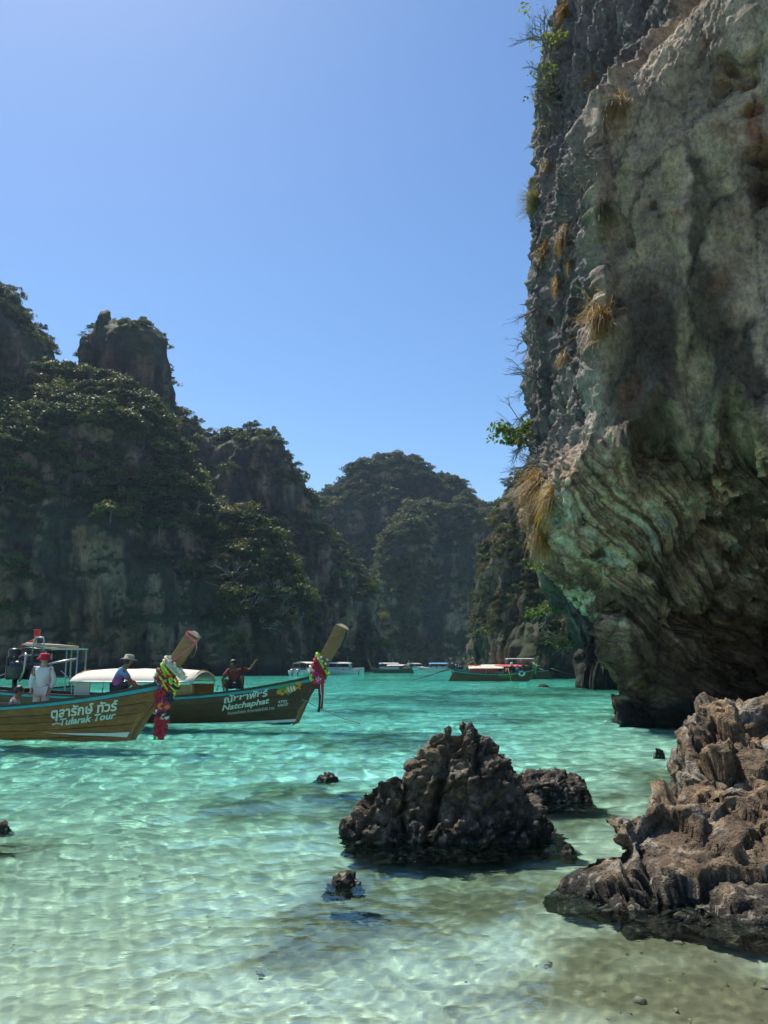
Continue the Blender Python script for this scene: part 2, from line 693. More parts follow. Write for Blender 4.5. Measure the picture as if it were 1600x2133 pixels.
def hill(name, label, ridge, Y0, front, back, prof, seed, nu=330, nv=200, flute=1.0, lift=0, lump=1.0, tint=1.0):
    W = np.array([at(px, py + (lift if py < 1390 else 0), Y0)[:] for px, py in ridge])
    line, _ = resample(W[:, [0, 2]], nu)
    X0 = line[:, 0]
    Zt = np.maximum(line[:, 1], 0.5)
    zmax = Zt.max()
    hs_, os_ = zip(*prof)
    nf = int(nv * 0.7)
    vf = np.linspace(0, 1, nf)
    vb = np.linspace(1, 0, nv - nf + 1)[1:]
    h = np.concatenate([vf, vb])
    off = np.concatenate([-front * np.interp(vf, hs_, os_), back * (1 - vb) ** 0.8])
    sc_u = np.clip(Zt / zmax * 1.25, 0.05, 1) ** 0.8
    P = np.zeros((nv, nu, 3))
    P[..., 0] = X0[None]
    P[..., 1] = Y0 + off[:, None] * sc_u[None]
    P[..., 2] = -4 + (Zt[None] + 4) * h[:, None]
    Q = P / 1.0 + seed * 13.7
    nrm = grid_normals(P)
    nrm *= -1 if nrm[nf // 2, nu // 2, 1] > 0 else 1
    ridge_w = 0.3 + 0.7 * sstep(0.0, 0.18, 1 - h)[:, None]
    s = Y0 / 150.0
    big = fbm(Q / (17 * s), 3) * 5.0 * s * lump
    fl = ridged(Q * np.array([1, 1, 0.22]) / (5.5 * s), 4) * 1.3 * s * flute
    fl2 = ridged(Q * np.array([1, 1, 0.12]) / (1.6 * s), 3) * 0.5 * s * flute
    led = fbm(Q * np.array([0.3, 0.3, 1.0]) / (4 * s), 3) * 1.1 * s
    fine = fbm(Q / (1.1 * s), 3) * 0.35 * s
    d = (big * ridge_w + (fl - 0.9 * s) * ridge_w + fl2 + led + fine)
    P = P + nrm * d[..., None] * np.array([0.7, 1, 0.5])
    nr = grid_normals(P)
    nr *= -1 if nr[nf // 2, nu // 2, 1] > 0 else 1
    me = np_mesh(name, P, grid_quads(nv, nu))
    up = nr[..., 2]
    veg = sstep(0.12, 0.45, up + 0.45 * fbm(Q / (6 * s), 3))
    stn = sstep(-0.25, 0.35, fbm(Q * np.array([1, 1, 0.12]) / (3.0 * s), 4))
    col = (LIME * stn[..., None] + LIME_D * (1 - stn[..., None])) * tint
    warm = sstep(0.1, 0.5, fbm(Q / (9 * s) + 50, 3))[..., None]
    col = col * (1 - warm * 0.5) + col * np.array([1.2, 0.95, 0.75]) * warm * 0.5
    col = col * (1 - veg[..., None]) + MOSS * veg[..., None]
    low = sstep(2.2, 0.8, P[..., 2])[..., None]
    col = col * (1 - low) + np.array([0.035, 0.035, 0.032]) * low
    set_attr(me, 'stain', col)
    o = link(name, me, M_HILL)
    tag(o, label, 'cliff', kind='structure')
    HILLS[label] = dict(P=P, N=nr, up=up, nf=nf, s=s, veg=veg, h=h)
    return HILLS[label]


CLIFFY = [(0, 0.92), (0.03, 0.84), (0.06, 0.86), (0.25, 0.9), (0.5, 0.8), (0.62, 0.66), (0.8, 0.36), (1, 0)]
STEEP = [(0, 1.0), (0.03, 0.93), (0.08, 0.95), (0.4, 0.82), (0.75, 0.55), (0.92, 0.3), (1, 0)]
SLOPE = [(0, 1.0), (0.05, 0.93), (0.35, 0.72), (0.7, 0.36), (1, 0)]

hA = hill('hill', 'tall dark limestone tower at the far left edge',
          [(-520, 1395), (-500, 800), (-380, 640), (-200, 560), (-60, 566), (0, 588), (28, 602), (60, 652), (90, 690), (112, 742), (98, 768), (112, 850), (130, 1000), (150, 1395)],
          152, 16, 30, STEEP, 1, lift=14)
hB = hill('hill', 'square-topped limestone pillar standing above the wooded slope',
          [(140, 1395), (180, 830), (184, 742), (196, 690), (213, 674), (216, 668), (222, 662), (224, 640), (228, 658), (250, 664), (290, 662), (322, 682), (343, 706), (350, 750), (354, 800), (362, 862), (385, 1395)],
          165, 9, 22, [(0, 1.0), (0.5, 0.95), (0.8, 0.85), (0.95, 0.6), (1, 0)], 2, lift=6, lump=0.45, flute=0.7, tint=0.6)
hF = hill('hill', 'broad grey limestone face under a wooded slope behind the moored longtails',
          [(-560, 1395), (-540, 850), (-300, 790), (-60, 800), (60, 800), (112, 765), (150, 772), (185, 792), (235, 800), (285, 838), (335, 890), (362, 930), (392, 985), (424, 1045), (450, 1070), (505, 1076), (545, 1094), (560, 1130), (596, 1180), (622, 1245), (648, 1310), (668, 1395)],
          146, 26, 40, CLIFFY, 3, nu=460, nv=260, lift=10)
hC = hill('hill', 'flat-topped limestone hill with a long sloping shoulder in the middle distance',
          [(330, 1395), (345, 880), (366, 846), (388, 872), (425, 892), (470, 899), (500, 888), (540, 885), (558, 895), (590, 942), (622, 990), (652, 1038), (672, 1090), (692, 1132), (735, 1180), (772, 1225), (792, 1275), (808, 1340), (818, 1395)],
          205, 24, 40, STEEP, 4, lift=8)
hD = hill('hill', 'farthest rounded green mountain closing the bay',
          [(600, 1395), (640, 1085), (655, 1058), (674, 1032), (700, 1012), (715, 988), (735, 966), (770, 960), (810, 950), (850, 952), (876, 966), (896, 992), (930, 1000), (958, 1006), (976, 1036), (1006, 1052), (1036, 1080), (1075, 1130), (1100, 1395)],
          345, 26, 60, STEEP, 5, lift=4)
hG = hill('hill', 'wooded spur running down the front of the far mountain',
          [(778, 1395), (795, 1240), (812, 1160), (836, 1098), (862, 1062), (905, 1056), (960, 1062), (1008, 1066), (1040, 1090), (1075, 1140), (1100, 1395)],
          316, 26, 40, STEEP, 6, lift=4)
hE = hill('hill', 'brown-green overgrown hill just left of the overhanging cliff',
          [(972, 1395), (990, 1330), (996, 1270), (1006, 1215), (1018, 1150), (1030, 1095), (1048, 1042), (1078, 1000), (1118, 980), (1200, 960), (1320, 950), (1480, 940), (1520, 1395)],
          118, 16, 40, STEEP, 7, lift=6, tint=1.1)

# ------------------------------------------------------------------ vegetation prototypes
M_JUNGLE = leafy('jungle_leaves', [(0.0, (0.026, 0.040, 0.015)), (0.35, (0.045, 0.068, 0.020)), (0.62, (0.085, 0.105, 0.028)), (0.82, (0.15, 0.15, 0.04)), (1.0, (0.13, 0.09, 0.05))], 0.3)
M_DRYLEAF = leafy('dry_leaves', [(0.0, (0.050, 0.050, 0.022)), (0.4, (0.085, 0.080, 0.032)), (0.7, (0.12, 0.095, 0.045)), (1.0, (0.15, 0.14, 0.04))], 0.3)
M_BARK = paint('bark', (0.17, 0.145, 0.115), 0.9, 0.4, 3.0)
M_TWIG = paint('grey_twigs', (0.20, 0.175, 0.15), 0.9, 0.3, 3.0)
M_FRESH = leafy('fresh_leaves', [(0.0, (0.055, 0.10, 0.02)), (0.45, (0.11, 0.16, 0.03)), (0.8, (0.2, 0.22, 0.035)), (1.0, (0.24, 0.20, 0.04))], 0.45)


def leaf_mesh(name, seed, n_clump, n_leaf, rad, size, mat, flat=0.75, shell=0.55, clump_r=0.34):
    """a crown of leaf-sized quads gathered in clumps"""
    rg = np.random.default_rng(seed)
    d = rg.normal(size=(n_clump, 3))
    d /= np.linalg.norm(d, axis=1, keepdims=True)
    d[:, 2] = np.abs(d[:, 2]) * 1.0 - 0.25
    rr = (shell + (1 - shell) * rg.random(n_clump))[:, None]
    lob = 1 + 0.35 * np.sin(d[:, :1] * 3.1 + seed) * np.cos(d[:, 1:2] * 2.7 + seed * 2)
    cc = d * rr * lob * np.array([1, 1, flat]) * rad
    cr = rad * clump_r * (0.6 + 0.8 * rg.random(n_clump))
    ci = rg.integers(0, n_clump, n_clump * n_leaf)
    o = rg.normal(size=(len(ci), 3))
    o /= np.linalg.norm(o, axis=1, keepdims=True)
    o[:, 2] = np.abs(o[:, 2]) * 0.9 - 0.2
    ctr = cc[ci] + o * cr[ci][:, None] * (0.65 + 0.4 * rg.random((len(ci), 1)))
    nr = o * 0.9 + rg.normal(size=o.shape) * 0.6 + np.array([0, 0, 0.35])
    nr /= np.linalg.norm(nr, axis=1, keepdims=True)
    t = np.cross(nr, rg.normal(size=o.shape))
    t /= np.linalg.norm(t, axis=1, keepdims=True)
    b = np.cross(nr, t)
    sz = size * (0.55 + 0.9 * rg.random((len(ci), 1)))
    V = np.stack([ctr - t * sz, ctr + b * sz * 0.55 + nr * sz * .1, ctr + t * sz, ctr - b * sz * 0.55], 1).reshape(-1, 3)
    Q = np.arange(len(V)).reshape(-1, 4)
    me = np_mesh(name, V, Q, False)
    me.materials.append(mat)
    return me


def trunk_mesh(name, seed, h, r, n=4):
    random.seed(seed)
    mb = MB()
    mb.tube([(0, 0, -0.6), (random.uniform(-.1, .1) * h, 0, h * 0.3), (random.uniform(-.15, .15) * h, random.uniform(-.1, .1) * h, h * 0.62)], [r, r * .75, r * .5], 6)
    for k in range(n):
        a = k * 2 * math.pi / n + random.uniform(-.4, .4)
        e = Vector((math.cos(a) * h * .38, math.sin(a) * h * .38, h * random.uniform(.75, .98)))
        mb.tube([(0, 0, h * .4), e * 0.5 + Vector((0, 0, h * .3)), e], [r * .5, r * .35, r * .14], 5)
    o = mb.build(name, M_BARK)
    me = o.data
    bpy.data.objects.remove(o)
    return me


CROWNS = [leaf_mesh('crown', 20 + k, 15 + 4 * (k % 3), 42, 1.0, 0.082, M_JUNGLE, 0.6 + 0.12 * (k % 3)) for k in range(5)]
DRY = [leaf_mesh('crown', 60 + k, 15, 36, 1.0, 0.075, M_DRYLEAF, 0.7) for k in range(3)]
TRUNKS = [trunk_mesh('trunk', 5 + k, 1.0, 0.055) for k in range(3)]


def bare_mesh(name, seed, n=7, depth=3, mat=None, r0=0.022, up=0.35, spread=0.9):
    rd = random.Random(seed)
    mb = MB()

    def grow(p, d, L, r, k):
        q = p + d * L * 0.5 + Vector((rd.uniform(-1, 1), rd.uniform(-1, 1), rd.uniform(-1, 1))) * L * 0.09
        e = p + d * L
        mb.tube([p, q, e], [r, r * .8, r * .55], 4, False)
        if k > 0:
            for j in range(rd.choice((2, 3, 3))):
                nd = (d + Vector((rd.gauss(0, 1), rd.gauss(0, 1), rd.gauss(0, .8) + up * .5)) * spread * .55).normalized()
                st = p + d * L * rd.uniform(.45, 1)
                grow(st, nd, L * rd.uniform(.5, .8), r * .55, k - 1)
    for j in range(n):
        a = rd.uniform(0, 6.28)
        grow(Vector((0, 0, 0)), Vector((math.cos(a) * spread, math.sin(a) * spread, up + rd.uniform(0, .8))).normalized(), rd.uniform(.3, .5), r0, depth)
    o = mb.build(name, mat or M_TWIG)
    me = o.data
    bpy.data.objects.remove(o)
    return me


BARES = [bare_mesh('branches', 3 + k, 5, 3) for k in range(3)]


def gn_scatter(name, label, pts, rot, scl, idx, protos, parent=None):
    """one mass of vegetation: proto meshes instanced on points"""
    me = bpy.data.meshes.new(name)
    me.vertices.add(len(pts))
    me.vertices.foreach_set('co', np.asarray(pts, np.float32).ravel())
    a = me.attributes.new('rot', 'FLOAT_VECTOR', 'POINT')
    a.data.foreach_set('vector', np.asarray(rot, np.float32).ravel())
    a = me.attributes.new('scl', 'FLOAT_VECTOR', 'POINT')
    a.data.foreach_set('vector', np.asarray(scl, np.float32).ravel())
    a = me.attributes.new('idx', 'INT', 'POINT')
    a.data.foreach_set('value', np.asarray(idx, np.int32))
    o = link(name, me)
    col = bpy.data.collections.new(name + '_kinds')
    for k, pm_ in enumerate(protos):
        po = bpy.data.objects.new('kind_%02d' % k, pm_)
        col.objects.link(po)
    ng = bpy.data.node_groups.new(name + '_scatter', 'GeometryNodeTree')
    ng.interface.new_socket('Geometry', in_out='INPUT', socket_type='NodeSocketGeometry')
    ng.interface.new_socket('Geometry', in_out='OUTPUT', socket_type='NodeSocketGeometry')
    gi = ng.nodes.new('NodeGroupInput')
    go = ng.nodes.new('NodeGroupOutput')
    ci = ng.nodes.new('GeometryNodeCollectionInfo')
    ci.inputs['Collection'].default_value = col
    ci.inputs['Separate Children'].default_value = True
    ci.inputs['Reset Children'].default_value = True
    ip = ng.nodes.new('GeometryNodeInstanceOnPoints')
    ip.inputs['Pick Instance'].default_value = True

    def na(n_, t):
        x = ng.nodes.new('GeometryNodeInputNamedAttribute')
        x.data_type = t
        x.inputs['Name'].default_value = n_
        return x.outputs['Attribute']
    ng.links.new(gi.outputs[0], ip.inputs['Points'])
    ng.links.new(ci.outputs[0], ip.inputs['Instance'])
    ng.links.new(na('idx', 'INT'), ip.inputs['Instance Index'])
    e2r = ng.nodes.new('FunctionNodeEulerToRotation')
    ng.links.new(na('rot', 'FLOAT_VECTOR'), e2r.inputs[0])
    ng.links.new(e2r.outputs[0], ip.inputs['Rotation'])
    ng.links.new(na('scl', 'FLOAT_VECTOR'), ip.inputs['Scale'])
    ng.links.new(ip.outputs[0], go.inputs[0])
    md = o.modifiers.new('scatter', 'NODES')
    md.node_group = ng
    tag(o, label, 'vegetation', kind='stuff')
    return o


def pick(H, n, mask_fn, seed):
    rg = np.random.default_rng(seed)
    P = H['P'][:H['nf'] + 14]
    up = H['up'][:H['nf'] + 14]
    px, py, dep = project(P)
    d1 = np.linalg.norm(np.diff(P, axis=0, append=P[-1:]), axis=-1)
    d2 = np.linalg.norm(np.diff(P, axis=1, append=P[:, -1:]), axis=-1)
    w = d1 * d2 * mask_fn(P, up, px, py)
    w = np.where((px > -120) & (px < 1720), w, 0).ravel()
    w = w / w.sum()
    i = rg.choice(len(w), n, p=w)
    return P.reshape(-1, 3)[i] + rg.normal(size=(n, 3)) * 0.25, up.ravel()[i], px.ravel()[i], py.ravel()[i]


def forest(H, label, n, smin, smax, mask_fn, seed, protos, solo=0, solo_name=None, solo_label=None, solo_cat=None, solo_group=None, squash=1.0):
    P, up, px, py = pick(H, n, mask_fn, seed)
    rg = np.random.default_rng(seed + 1)
    s = smin * .8 + (smax * 1.15 - smin * .8) * rg.random(len(P)) ** 2.4
    rot = np.stack([rg.normal(size=len(P)) * .15, rg.normal(size=len(P)) * .15, rg.random(len(P)) * 6.28], 1)
    scl = np.stack([s, s, s * squash * (0.85 + .4 * rg.random(len(P)))], 1)
    idx = rg.integers(0, len(protos), len(P))
    if solo:
        cand = np.argsort(-(s + rg.random(len(P)) * .4 * smax) * (up > -0.1))
        chosen, taken = [], []
        for i in cand:
            if all((px[i] - a) ** 2 + (py[i] - b_) ** 2 > 26 ** 2 for a, b_ in taken) and -30 < px[i] < 1300:
                chosen.append(i)
                taken.append((px[i], py[i]))
            if len(chosen) >= solo:
                break
        for i in chosen:
            t = empty(solo_name, P[i] - np.array([0, 0, 0.2]), rot[i, 2], solo_label, solo_cat, solo_group)
            hgt = s[i] * 1.5
            tr = link('trunk', TRUNKS[i % 3], None, t)
            tr.scale = (hgt * 0.6,) * 3
            cr = link('crown', protos[idx[i]], None, t)
            cr.location = (0, 0, hgt * 0.3)
            cr.scale = (s[i] * 1.1, s[i] * 1.1, s[i] * squash)
        keep = np.ones(len(P), bool)
        keep[chosen] = False
        P, rot, scl, idx, s = P[keep], rot[keep], scl[keep], idx[keep], s[keep]
    P = P + np.stack([0 * s, 0 * s, s * 0.35], 1)
    gn_scatter('foliage', label, P, rot, scl, idx, protos)


def noise_mask(P, k, thr, wid, off=0.0):
    return sstep(thr - wid, thr + wid, fbm(P * k + off, 3))


mixed = CROWNS + DRY[:1]
forest(hF, 'dark jungle trees covering the slope above the grey limestone face', 2300, 1.1, 2.9,
       lambda P, up, px, py: sstep(0.05, 0.4, up) * sstep(1060, 930, py - 0.35 * np.maximum(px - 150, 0)) + 0.9 * sstep(420, 455, px) * sstep(0.0, 0.3, up + 0.15) * sstep(1330, 1240, py)
       + 0.10 * noise_mask(P, 0.1, 0.2, 0.1) + 0.35 * sstep(1.02, 0.9, py / (1000 + 0.42 * px)) * sstep(-.2, .2, up), 31, mixed, 70,
       'jungle_tree', 'round-crowned jungle tree on the slope over the grey cliff face', 'tree', 'jungle trees on the slope over the grey cliff face')
forest(hA, 'dark trees clinging to the tall left limestone tower', 420, 1.0, 2.2,
       lambda P, up, px, py: sstep(0.1, 0.5, up) + 0.25 * sstep(50, 110, px) + 0.04, 32, mixed, 14,
       'jungle_tree', 'dark jungle tree on the edge of the tall left tower', 'tree', 'jungle trees on the tall left tower')
forest(hB, 'dark trees and bushes on the square-topped pillar', 330, 0.7, 1.4,
       lambda P, up, px, py: sstep(0.15, 0.6, up) * sstep(840, 690, py) * (np.abs(px - 221) > 20) + 0.5 * sstep(335, 352, px) * sstep(1000, 800, py) + 0.25 * sstep(205, 190, px), 33, mixed, 8,
       'jungle_tree', 'dark jungle tree on the square-topped pillar', 'tree', 'jungle trees on the square-topped pillar')
forest(hC, 'trees along the top and shoulder of the flat-topped hill', 620, 0.9, 2.6,
       lambda P, up, px, py: sstep(0.3, 0.65, up) + 0.8 * sstep(690, 740, px) * sstep(0, .3, up + .2) * sstep(1330, 1200, py) + 0.02, 34, mixed, 24,
       'jungle_tree', 'dark jungle tree on the flat-topped hill', 'tree', 'jungle trees on the flat-topped hill')
forest(hD, 'green forest over the farthest mountain', 2400, 1.1, 3.3,
       lambda P, up, px, py: sstep(-0.05, 0.3, up) + 0.03 + 0.7 * sstep(1075, 1030, py), 35, mixed, 0)
forest(hG, 'green forest on the spur of the far mountain', 1800, 1.1, 3.0,
       lambda P, up, px, py: sstep(-0.05, 0.3, up) * sstep(1150, 1080, py) + 0.8 * sstep(905, 860, px) * sstep(-.3, .2, up) + 0.03, 36, mixed, 0)
forest(hE, 'brown-green bushes covering the hill beside the overhanging cliff', 2200, 0.5, 1.25,
       lambda P, up, px, py: (0.45 + noise_mask(P, .16, 0.0, .2)) * sstep(1360, 1310, py), 37, DRY + CROWNS[:2], 40,
       'jungle_tree', 'small bushy tree on the overgrown hill beside the overhang', 'tree', 'bushy trees on the overgrown hill beside the overhang')

# sunlit yellow-green trees and leafless trees at the foot of the slope
M_OLIVE = leafy('olive_leaves', [(0.0, (0.075, 0.075, 0.026)), (0.5, (0.135, 0.125, 0.038)), (1.0, (0.21, 0.175, 0.05))], 0.35)
SUNNY = [leaf_mesh('crown', 90 + k, 16, 44, 1.0, 0.075, M_OLIVE, 0.6) for k in range(2)]


def hill_hit(H, px, py):
    P = H['P'].reshape(-1, 3)
    x, y, dep = project(P)
    d = (x - px) ** 2 + (y - py) ** 2 + np.maximum(0, dep - dep.min()) * 0.5
    i = np.argmin(d)
    return P[i], H['N'].reshape(-1, 3)[i]


k_ = 0
for px, py, s in ((470, 1085, 2.6), (520, 1080, 2.9), (545, 1120, 2.2), (500, 1160, 2.4), (550, 1165, 2.3), (545, 1200, 1.8), (600, 1185, 1.9), (470, 1170, 1.8), (590, 1215, 1.5), (612, 1288, 1.2)):
    p, nn = hill_hit(hF, px, py + 20)
    t = empty('jungle_tree', p, k_ * 1.3, 'sunlit yellow-green tree on the low spur behind the crouching man', 'tree', 'sunlit yellow-green trees on the low spur')
    tr = link('trunk', TRUNKS[k_ % 3], None, t)
    tr.scale = (s * 1.9,) * 3
    cr = link('crown', SUNNY[k_ % 2], None, t)
    cr.location = (0, 0, s * 1.2)
    cr.scale = (s * 1.1, s * 1.1, s * 0.9)
    k_ += 1
for px, py, s in ((480, 1230, 6.5), (520, 1270, 6.5), (560, 1245, 6.0), (590, 1280, 5.5), (440, 1110, 5), (470, 1200, 5.5), (345, 1000, 5), (290, 985, 4.5), (620, 1310, 4.5), (545, 1310, 4.0), (400, 1090, 5)):
    p, nn = hill_hit(hF, px, py)
    t = empty('bare_tree', p + nn * .3, k_ * 1.7, 'leafless pale-branched tree on the cliff foot behind the longtails', 'tree', 'leafless trees on the cliff foot')
    b_ = link('branches', BARES[k_ % 3], None, t)
    b_.scale = (s, s, s)
    b_.rotation_euler = (0.5, 0, 0)
    k_ += 1

# ------------------------------------------------------------------ the overhanging limestone cliff on the right
def table(pts, yfun):
    """silhouette pixels -> (z, x) table for a depth that depends on the pixel row"""
    W = np.array([at(px, py, yfun(py))[:] for px, py in pts])
    W = W[np.argsort(W[:, 2])]
    return W[:, 2], W[:, 0], W[:, 1]


def swept_cliff(name, label, zs, planfn, knots, res, seed, disp, paintfn, mat):
    """rows: heights zs; each row a plan polyline of key points blended along u"""
    u = np.concatenate([np.linspace(knots[i], knots[i + 1], res[i], endpoint=(i == len(res) - 1)) for i in range(len(res))])
    K = np.array([planfn(z) for z in zs])                       # rows x keys x 2
    # smooth blend along u (monotone cubic-ish through key points)
    kk = np.array(knots)
    P = np.zeros((len(zs), len(u), 3))
    for c in range(2):
        for r in range(len(zs)):
            P[r, :, c] = np.interp(u, kk, K[r, :, c])
    P[..., 2] = np.asarray(zs)[:, None]
    # round the corners of the plan
    for it in range(10):
        P[:, 1:-1, :2] = 0.25 * P[:, :-2, :2] + 0.5 * P[:, 1:-1, :2] + 0.25 * P[:, 2:, :2]
    for it in range(3):
        P[1:-1, :, :2] = 0.25 * P[:-2, :, :2] + 0.5 * P[1:-1, :, :2] + 0.25 * P[2:, :, :2]
    U = np.repeat(u[None], len(zs), 0)
    n = grid_normals(P)
    n = -n if n[len(zs) // 2, int(len(u) * .6), 1] > 0 else n
    px0, py0, _ = project(P)
    D = disp(P, U, px0, py0)
    P = P + n * D[..., None]
    n2 = grid_normals(P)
    n2 = -n2 if n2[len(zs) // 2, int(len(u) * .6), 1] > 0 else n2
    me = np_mesh(name, P, grid_quads(len(zs), len(u), flip=True))
    px, py, _ = project(P)
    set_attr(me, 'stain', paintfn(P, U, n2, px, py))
    sa, sl = strata(P)
    uv = np.stack([sa * 5.5, sl * 1.6, U * 0], -1) if seed == 1 else np.stack([U * 100, P[..., 2], U * 0], -1)
    a = me.attributes.new('flow', 'FLOAT_VECTOR', 'POINT')
    a.data.foreach_set('vector', uv.astype(np.float32).ravel())
    o = link(name, me, mat)
    tag(o, label, 'cliff', kind='structure')
    o.cycles.is_caustics_receiver = True
    return dict(P=P, N=n2, px=px, py=py)


def flow_rock(name):
    """limestone with drapery streaks that follow the flow of the face"""
    m, nt, b, out = new_mat(name)
    vc = N(nt, 'VertexColor')
    vc.layer_name = 'stain'
    fl = N(nt, 'Attribute')
    fl.attribute_name = 'flow'
    mp = N(nt, 'Mapping')
    mp.inputs['Scale'].default_value = (0.55, 0.16, 1)
    nt.links.new(fl.outputs['Vector'], mp.inputs['Vector'])
    n2 = N(nt, 'TexNoise', Scale=1.0, Detail=8.0, Roughness=0.62, Distortion=0.7)
    nt.links.new(mp.outputs[0], n2.inputs['Vector'])
    r2 = ramp(nt, [(0.34, (0.5, 0.5, 0.5)), (0.5, (0.95, 0.95, 0.95)), (0.7, (1.38, 1.36, 1.26))])
    nt.links.new(n2.outputs[0], r2.inputs[0])
    n1 = N(nt, 'TexNoise', Scale=2.6, Detail=10.0, Roughness=0.7, Distortion=0.4)
    nt.links.new(coords(nt), n1.inputs['Vector'])
    r1 = ramp(nt, [(0.34, (0.5, 0.49, 0.47)), (0.5, (0.95, 0.95, 0.95)), (0.66, (1.3, 1.28, 1.22))])
    nt.links.new(n1.outputs[0], r1.inputs[0])
    # small black pits
    vo = N(nt, 'TexVoronoi', Scale=2.2)
    nt.links.new(coords(nt, (1, 1, .7)), vo.inputs['Vector'])
    rp = ramp(nt, [(0.05, (0.25, 0.25, 0.25)), (0.16, (1, 1, 1))])
    nt.links.new(vo.outputs['Distance'], rp.inputs[0])
    c = mixc(nt, vc.outputs[0], r2.outputs[0], vc.outputs['Alpha'], 'MULTIPLY')
    c = mixc(nt, c, r1.outputs[0], 0.9, 'MULTIPLY')
    c = mixc(nt, c, rp.outputs[0], 0.8, 'MULTIPLY')
    nt.links.new(c, b.inputs['Base Color'])
    b.inputs['Roughness'].default_value = 0.85
    b.inputs['Specular IOR Level'].default_value = 0.25
    ad = N(nt, 'Math', operation='MULTIPLY_ADD')
    n3 = N(nt, 'TexNoise', Scale=9.0, Detail=6.0, Roughness=0.7)
    nt.links.new(coords(nt, (1, 1, .6)), n3.inputs['Vector'])
    a3 = N(nt, 'Math', operation='MULTIPLY_ADD')
    nt.links.new(n3.outputs[0], a3.inputs[0])
    a3.inputs[1].default_value = 0.45
    nt.links.new(n1.outputs[0], a3.inputs[2])
    ml = N(nt, 'Math', operation='MULTIPLY')
    nt.links.new(n2.outputs[0], ml.inputs[0])
    nt.links.new(vc.outputs['Alpha'], ml.inputs[1])
    nt.links.new(ml.outputs[0], ad.inputs[0])
    ad.inputs[1].default_value = 0.8
    nt.links.new(a3.outputs[0], ad.inputs[2])
    vk = N(nt, 'TexVoronoi', Scale=0.9)
    vk.feature = 'DISTANCE_TO_EDGE'
    wrp = mixc(nt, coords(nt, (1, 1, .55)), n1.outputs['Color'], 0.35)
    nt.links.new(wrp, vk.inputs['Vector'])
    rk = ramp(nt, [(0.0, (0, 0, 0)), (0.035, (1, 1, 1))])
    nt.links.new(vk.outputs['Distance'], rk.inputs[0])
    a4 = N(nt, 'Math', operation='MULTIPLY_ADD')
    nt.links.new(rk.outputs[0], a4.inputs[0])
    a4.inputs[1].default_value = 0.22
    nt.links.new(ad.outputs[0], a4.inputs[2])
    ad = a4
    r3 = ramp(nt, [(0.36, (0.55, 0.54, 0.52)), (0.5, (1, 1, 1)), (0.64, (1.3, 1.28, 1.24))])
    nt.links.new(n3.outputs[0], r3.inputs[0])
    c = mixc(nt, c, r3.outputs[0], 0.75, 'MULTIPLY')
    c = mixc(nt, c, rk.outputs[0], 0.3, 'MULTIPLY')
    nt.links.new(c, b.inputs['Base Color'])
    bp = N(nt, 'Bump', Strength=1.0, Distance=0.32)
    nt.links.new(ad.outputs[0], bp.inputs['Height'])
    nt.links.new(bp.outputs[0], b.inputs['Normal'])
    return m


M_CLIFF = flow_rock('cliff_limestone')

SIL = [(1178, -260), (1174, -120), (1168, 0), (1152, 60), (1132, 150), (1136, 240), (1142, 320), (1126, 400), (1130, 480), (1123, 560), (1123, 700), (1121, 800), (1123, 900), (1126, 960), (1122, 1010), (1112, 1050),
       (1118, 1090), (1150, 1130), (1166, 1175), (1196, 1212), (1262, 1252), (1277, 1275), (1268, 1350), (1284, 1385), (1330, 1440), (1346, 1470), (1330, 1492), (1326, 1505), (1340, 1540)]
ARR = [(1520, -260), (1480, -120), (1440, 0), (1400, 90), (1312, 212), (1276, 262), (1280, 420), (1286, 520), (1290, 640), (1275, 760), (1256, 850), (1222, 925), (1190, 985), (1180, 1040), (1196, 1110), (1240, 1185), (1300, 1250), (1312, 1330), (1330, 1400), (1368, 1450), (1385, 1480), (1390, 1540)]


def yS(py):
    return np.interp(py, [0, 900, 1100, 1260, 1400, 1500], [30, 29.5, 28, 26.5, 25.2, 24.4])


def yA(py):
    return np.interp(py, [0, 250, 900, 1000, 1250, 1400, 1500], [23.5, 22.2, 21.6, 22.0, 24.2, 24.4, 23.6])


tS = table(SIL, yS)
tA = table(ARR, yA)


def plan_main(z):
    xs = np.interp(z, tS[0], tS[1])
    ys = np.interp(z, tS[0], tS[2])
    xa = np.interp(z, tA[0], tA[1])
    ya = np.interp(z, tA[0], tA[2])
    # right-hand face: bulges out above 7 m, deeply undercut below
    yr = np.interp(z, [-1, 0.3, 1.5, 3.0, 5.0, 6.6, 8.0, 9.5, 14, 24], [28.5, 28.8, 28.6, 27.2, 24.4, 21.6, 20.2, 19.8, 19.4, 19.9])
    ym = np.interp(z, [-1, 0.3, 1.5, 3.0, 5.0, 6.6, 8.0, 9.5, 14, 24], [24.6, 25.2, 26.2, 25.9, 23.9, 21.9, 21.0, 20.8, 20.6, 21.3])
    return [(xs * 58 / ys + 12, 58), (xs * 38 / ys + 1.3, 38), (xs, ys), (xa, ya), (max(xa + .6, 0.40 * ym), ym), (0.50 * yr, yr), (13, 17), (22, 11), (28, -8)]


def strata(P):
    """bedding that sweeps down to the right under the overhang; returns (across, along) coordinates"""
    wx = fbl(P * .20 + 55, 2) * 1.1 + fbl(P * .9 + 15, 2) * .12
    x, y, z = P[..., 0], P[..., 1], P[..., 2]
    k = np.interp(z, [0, 3, 7, 10], [.55, .8, 1.15, 1.6])
    return (x - 6) * k + z + wx + .35 * (y - 22), (x - z) * .5


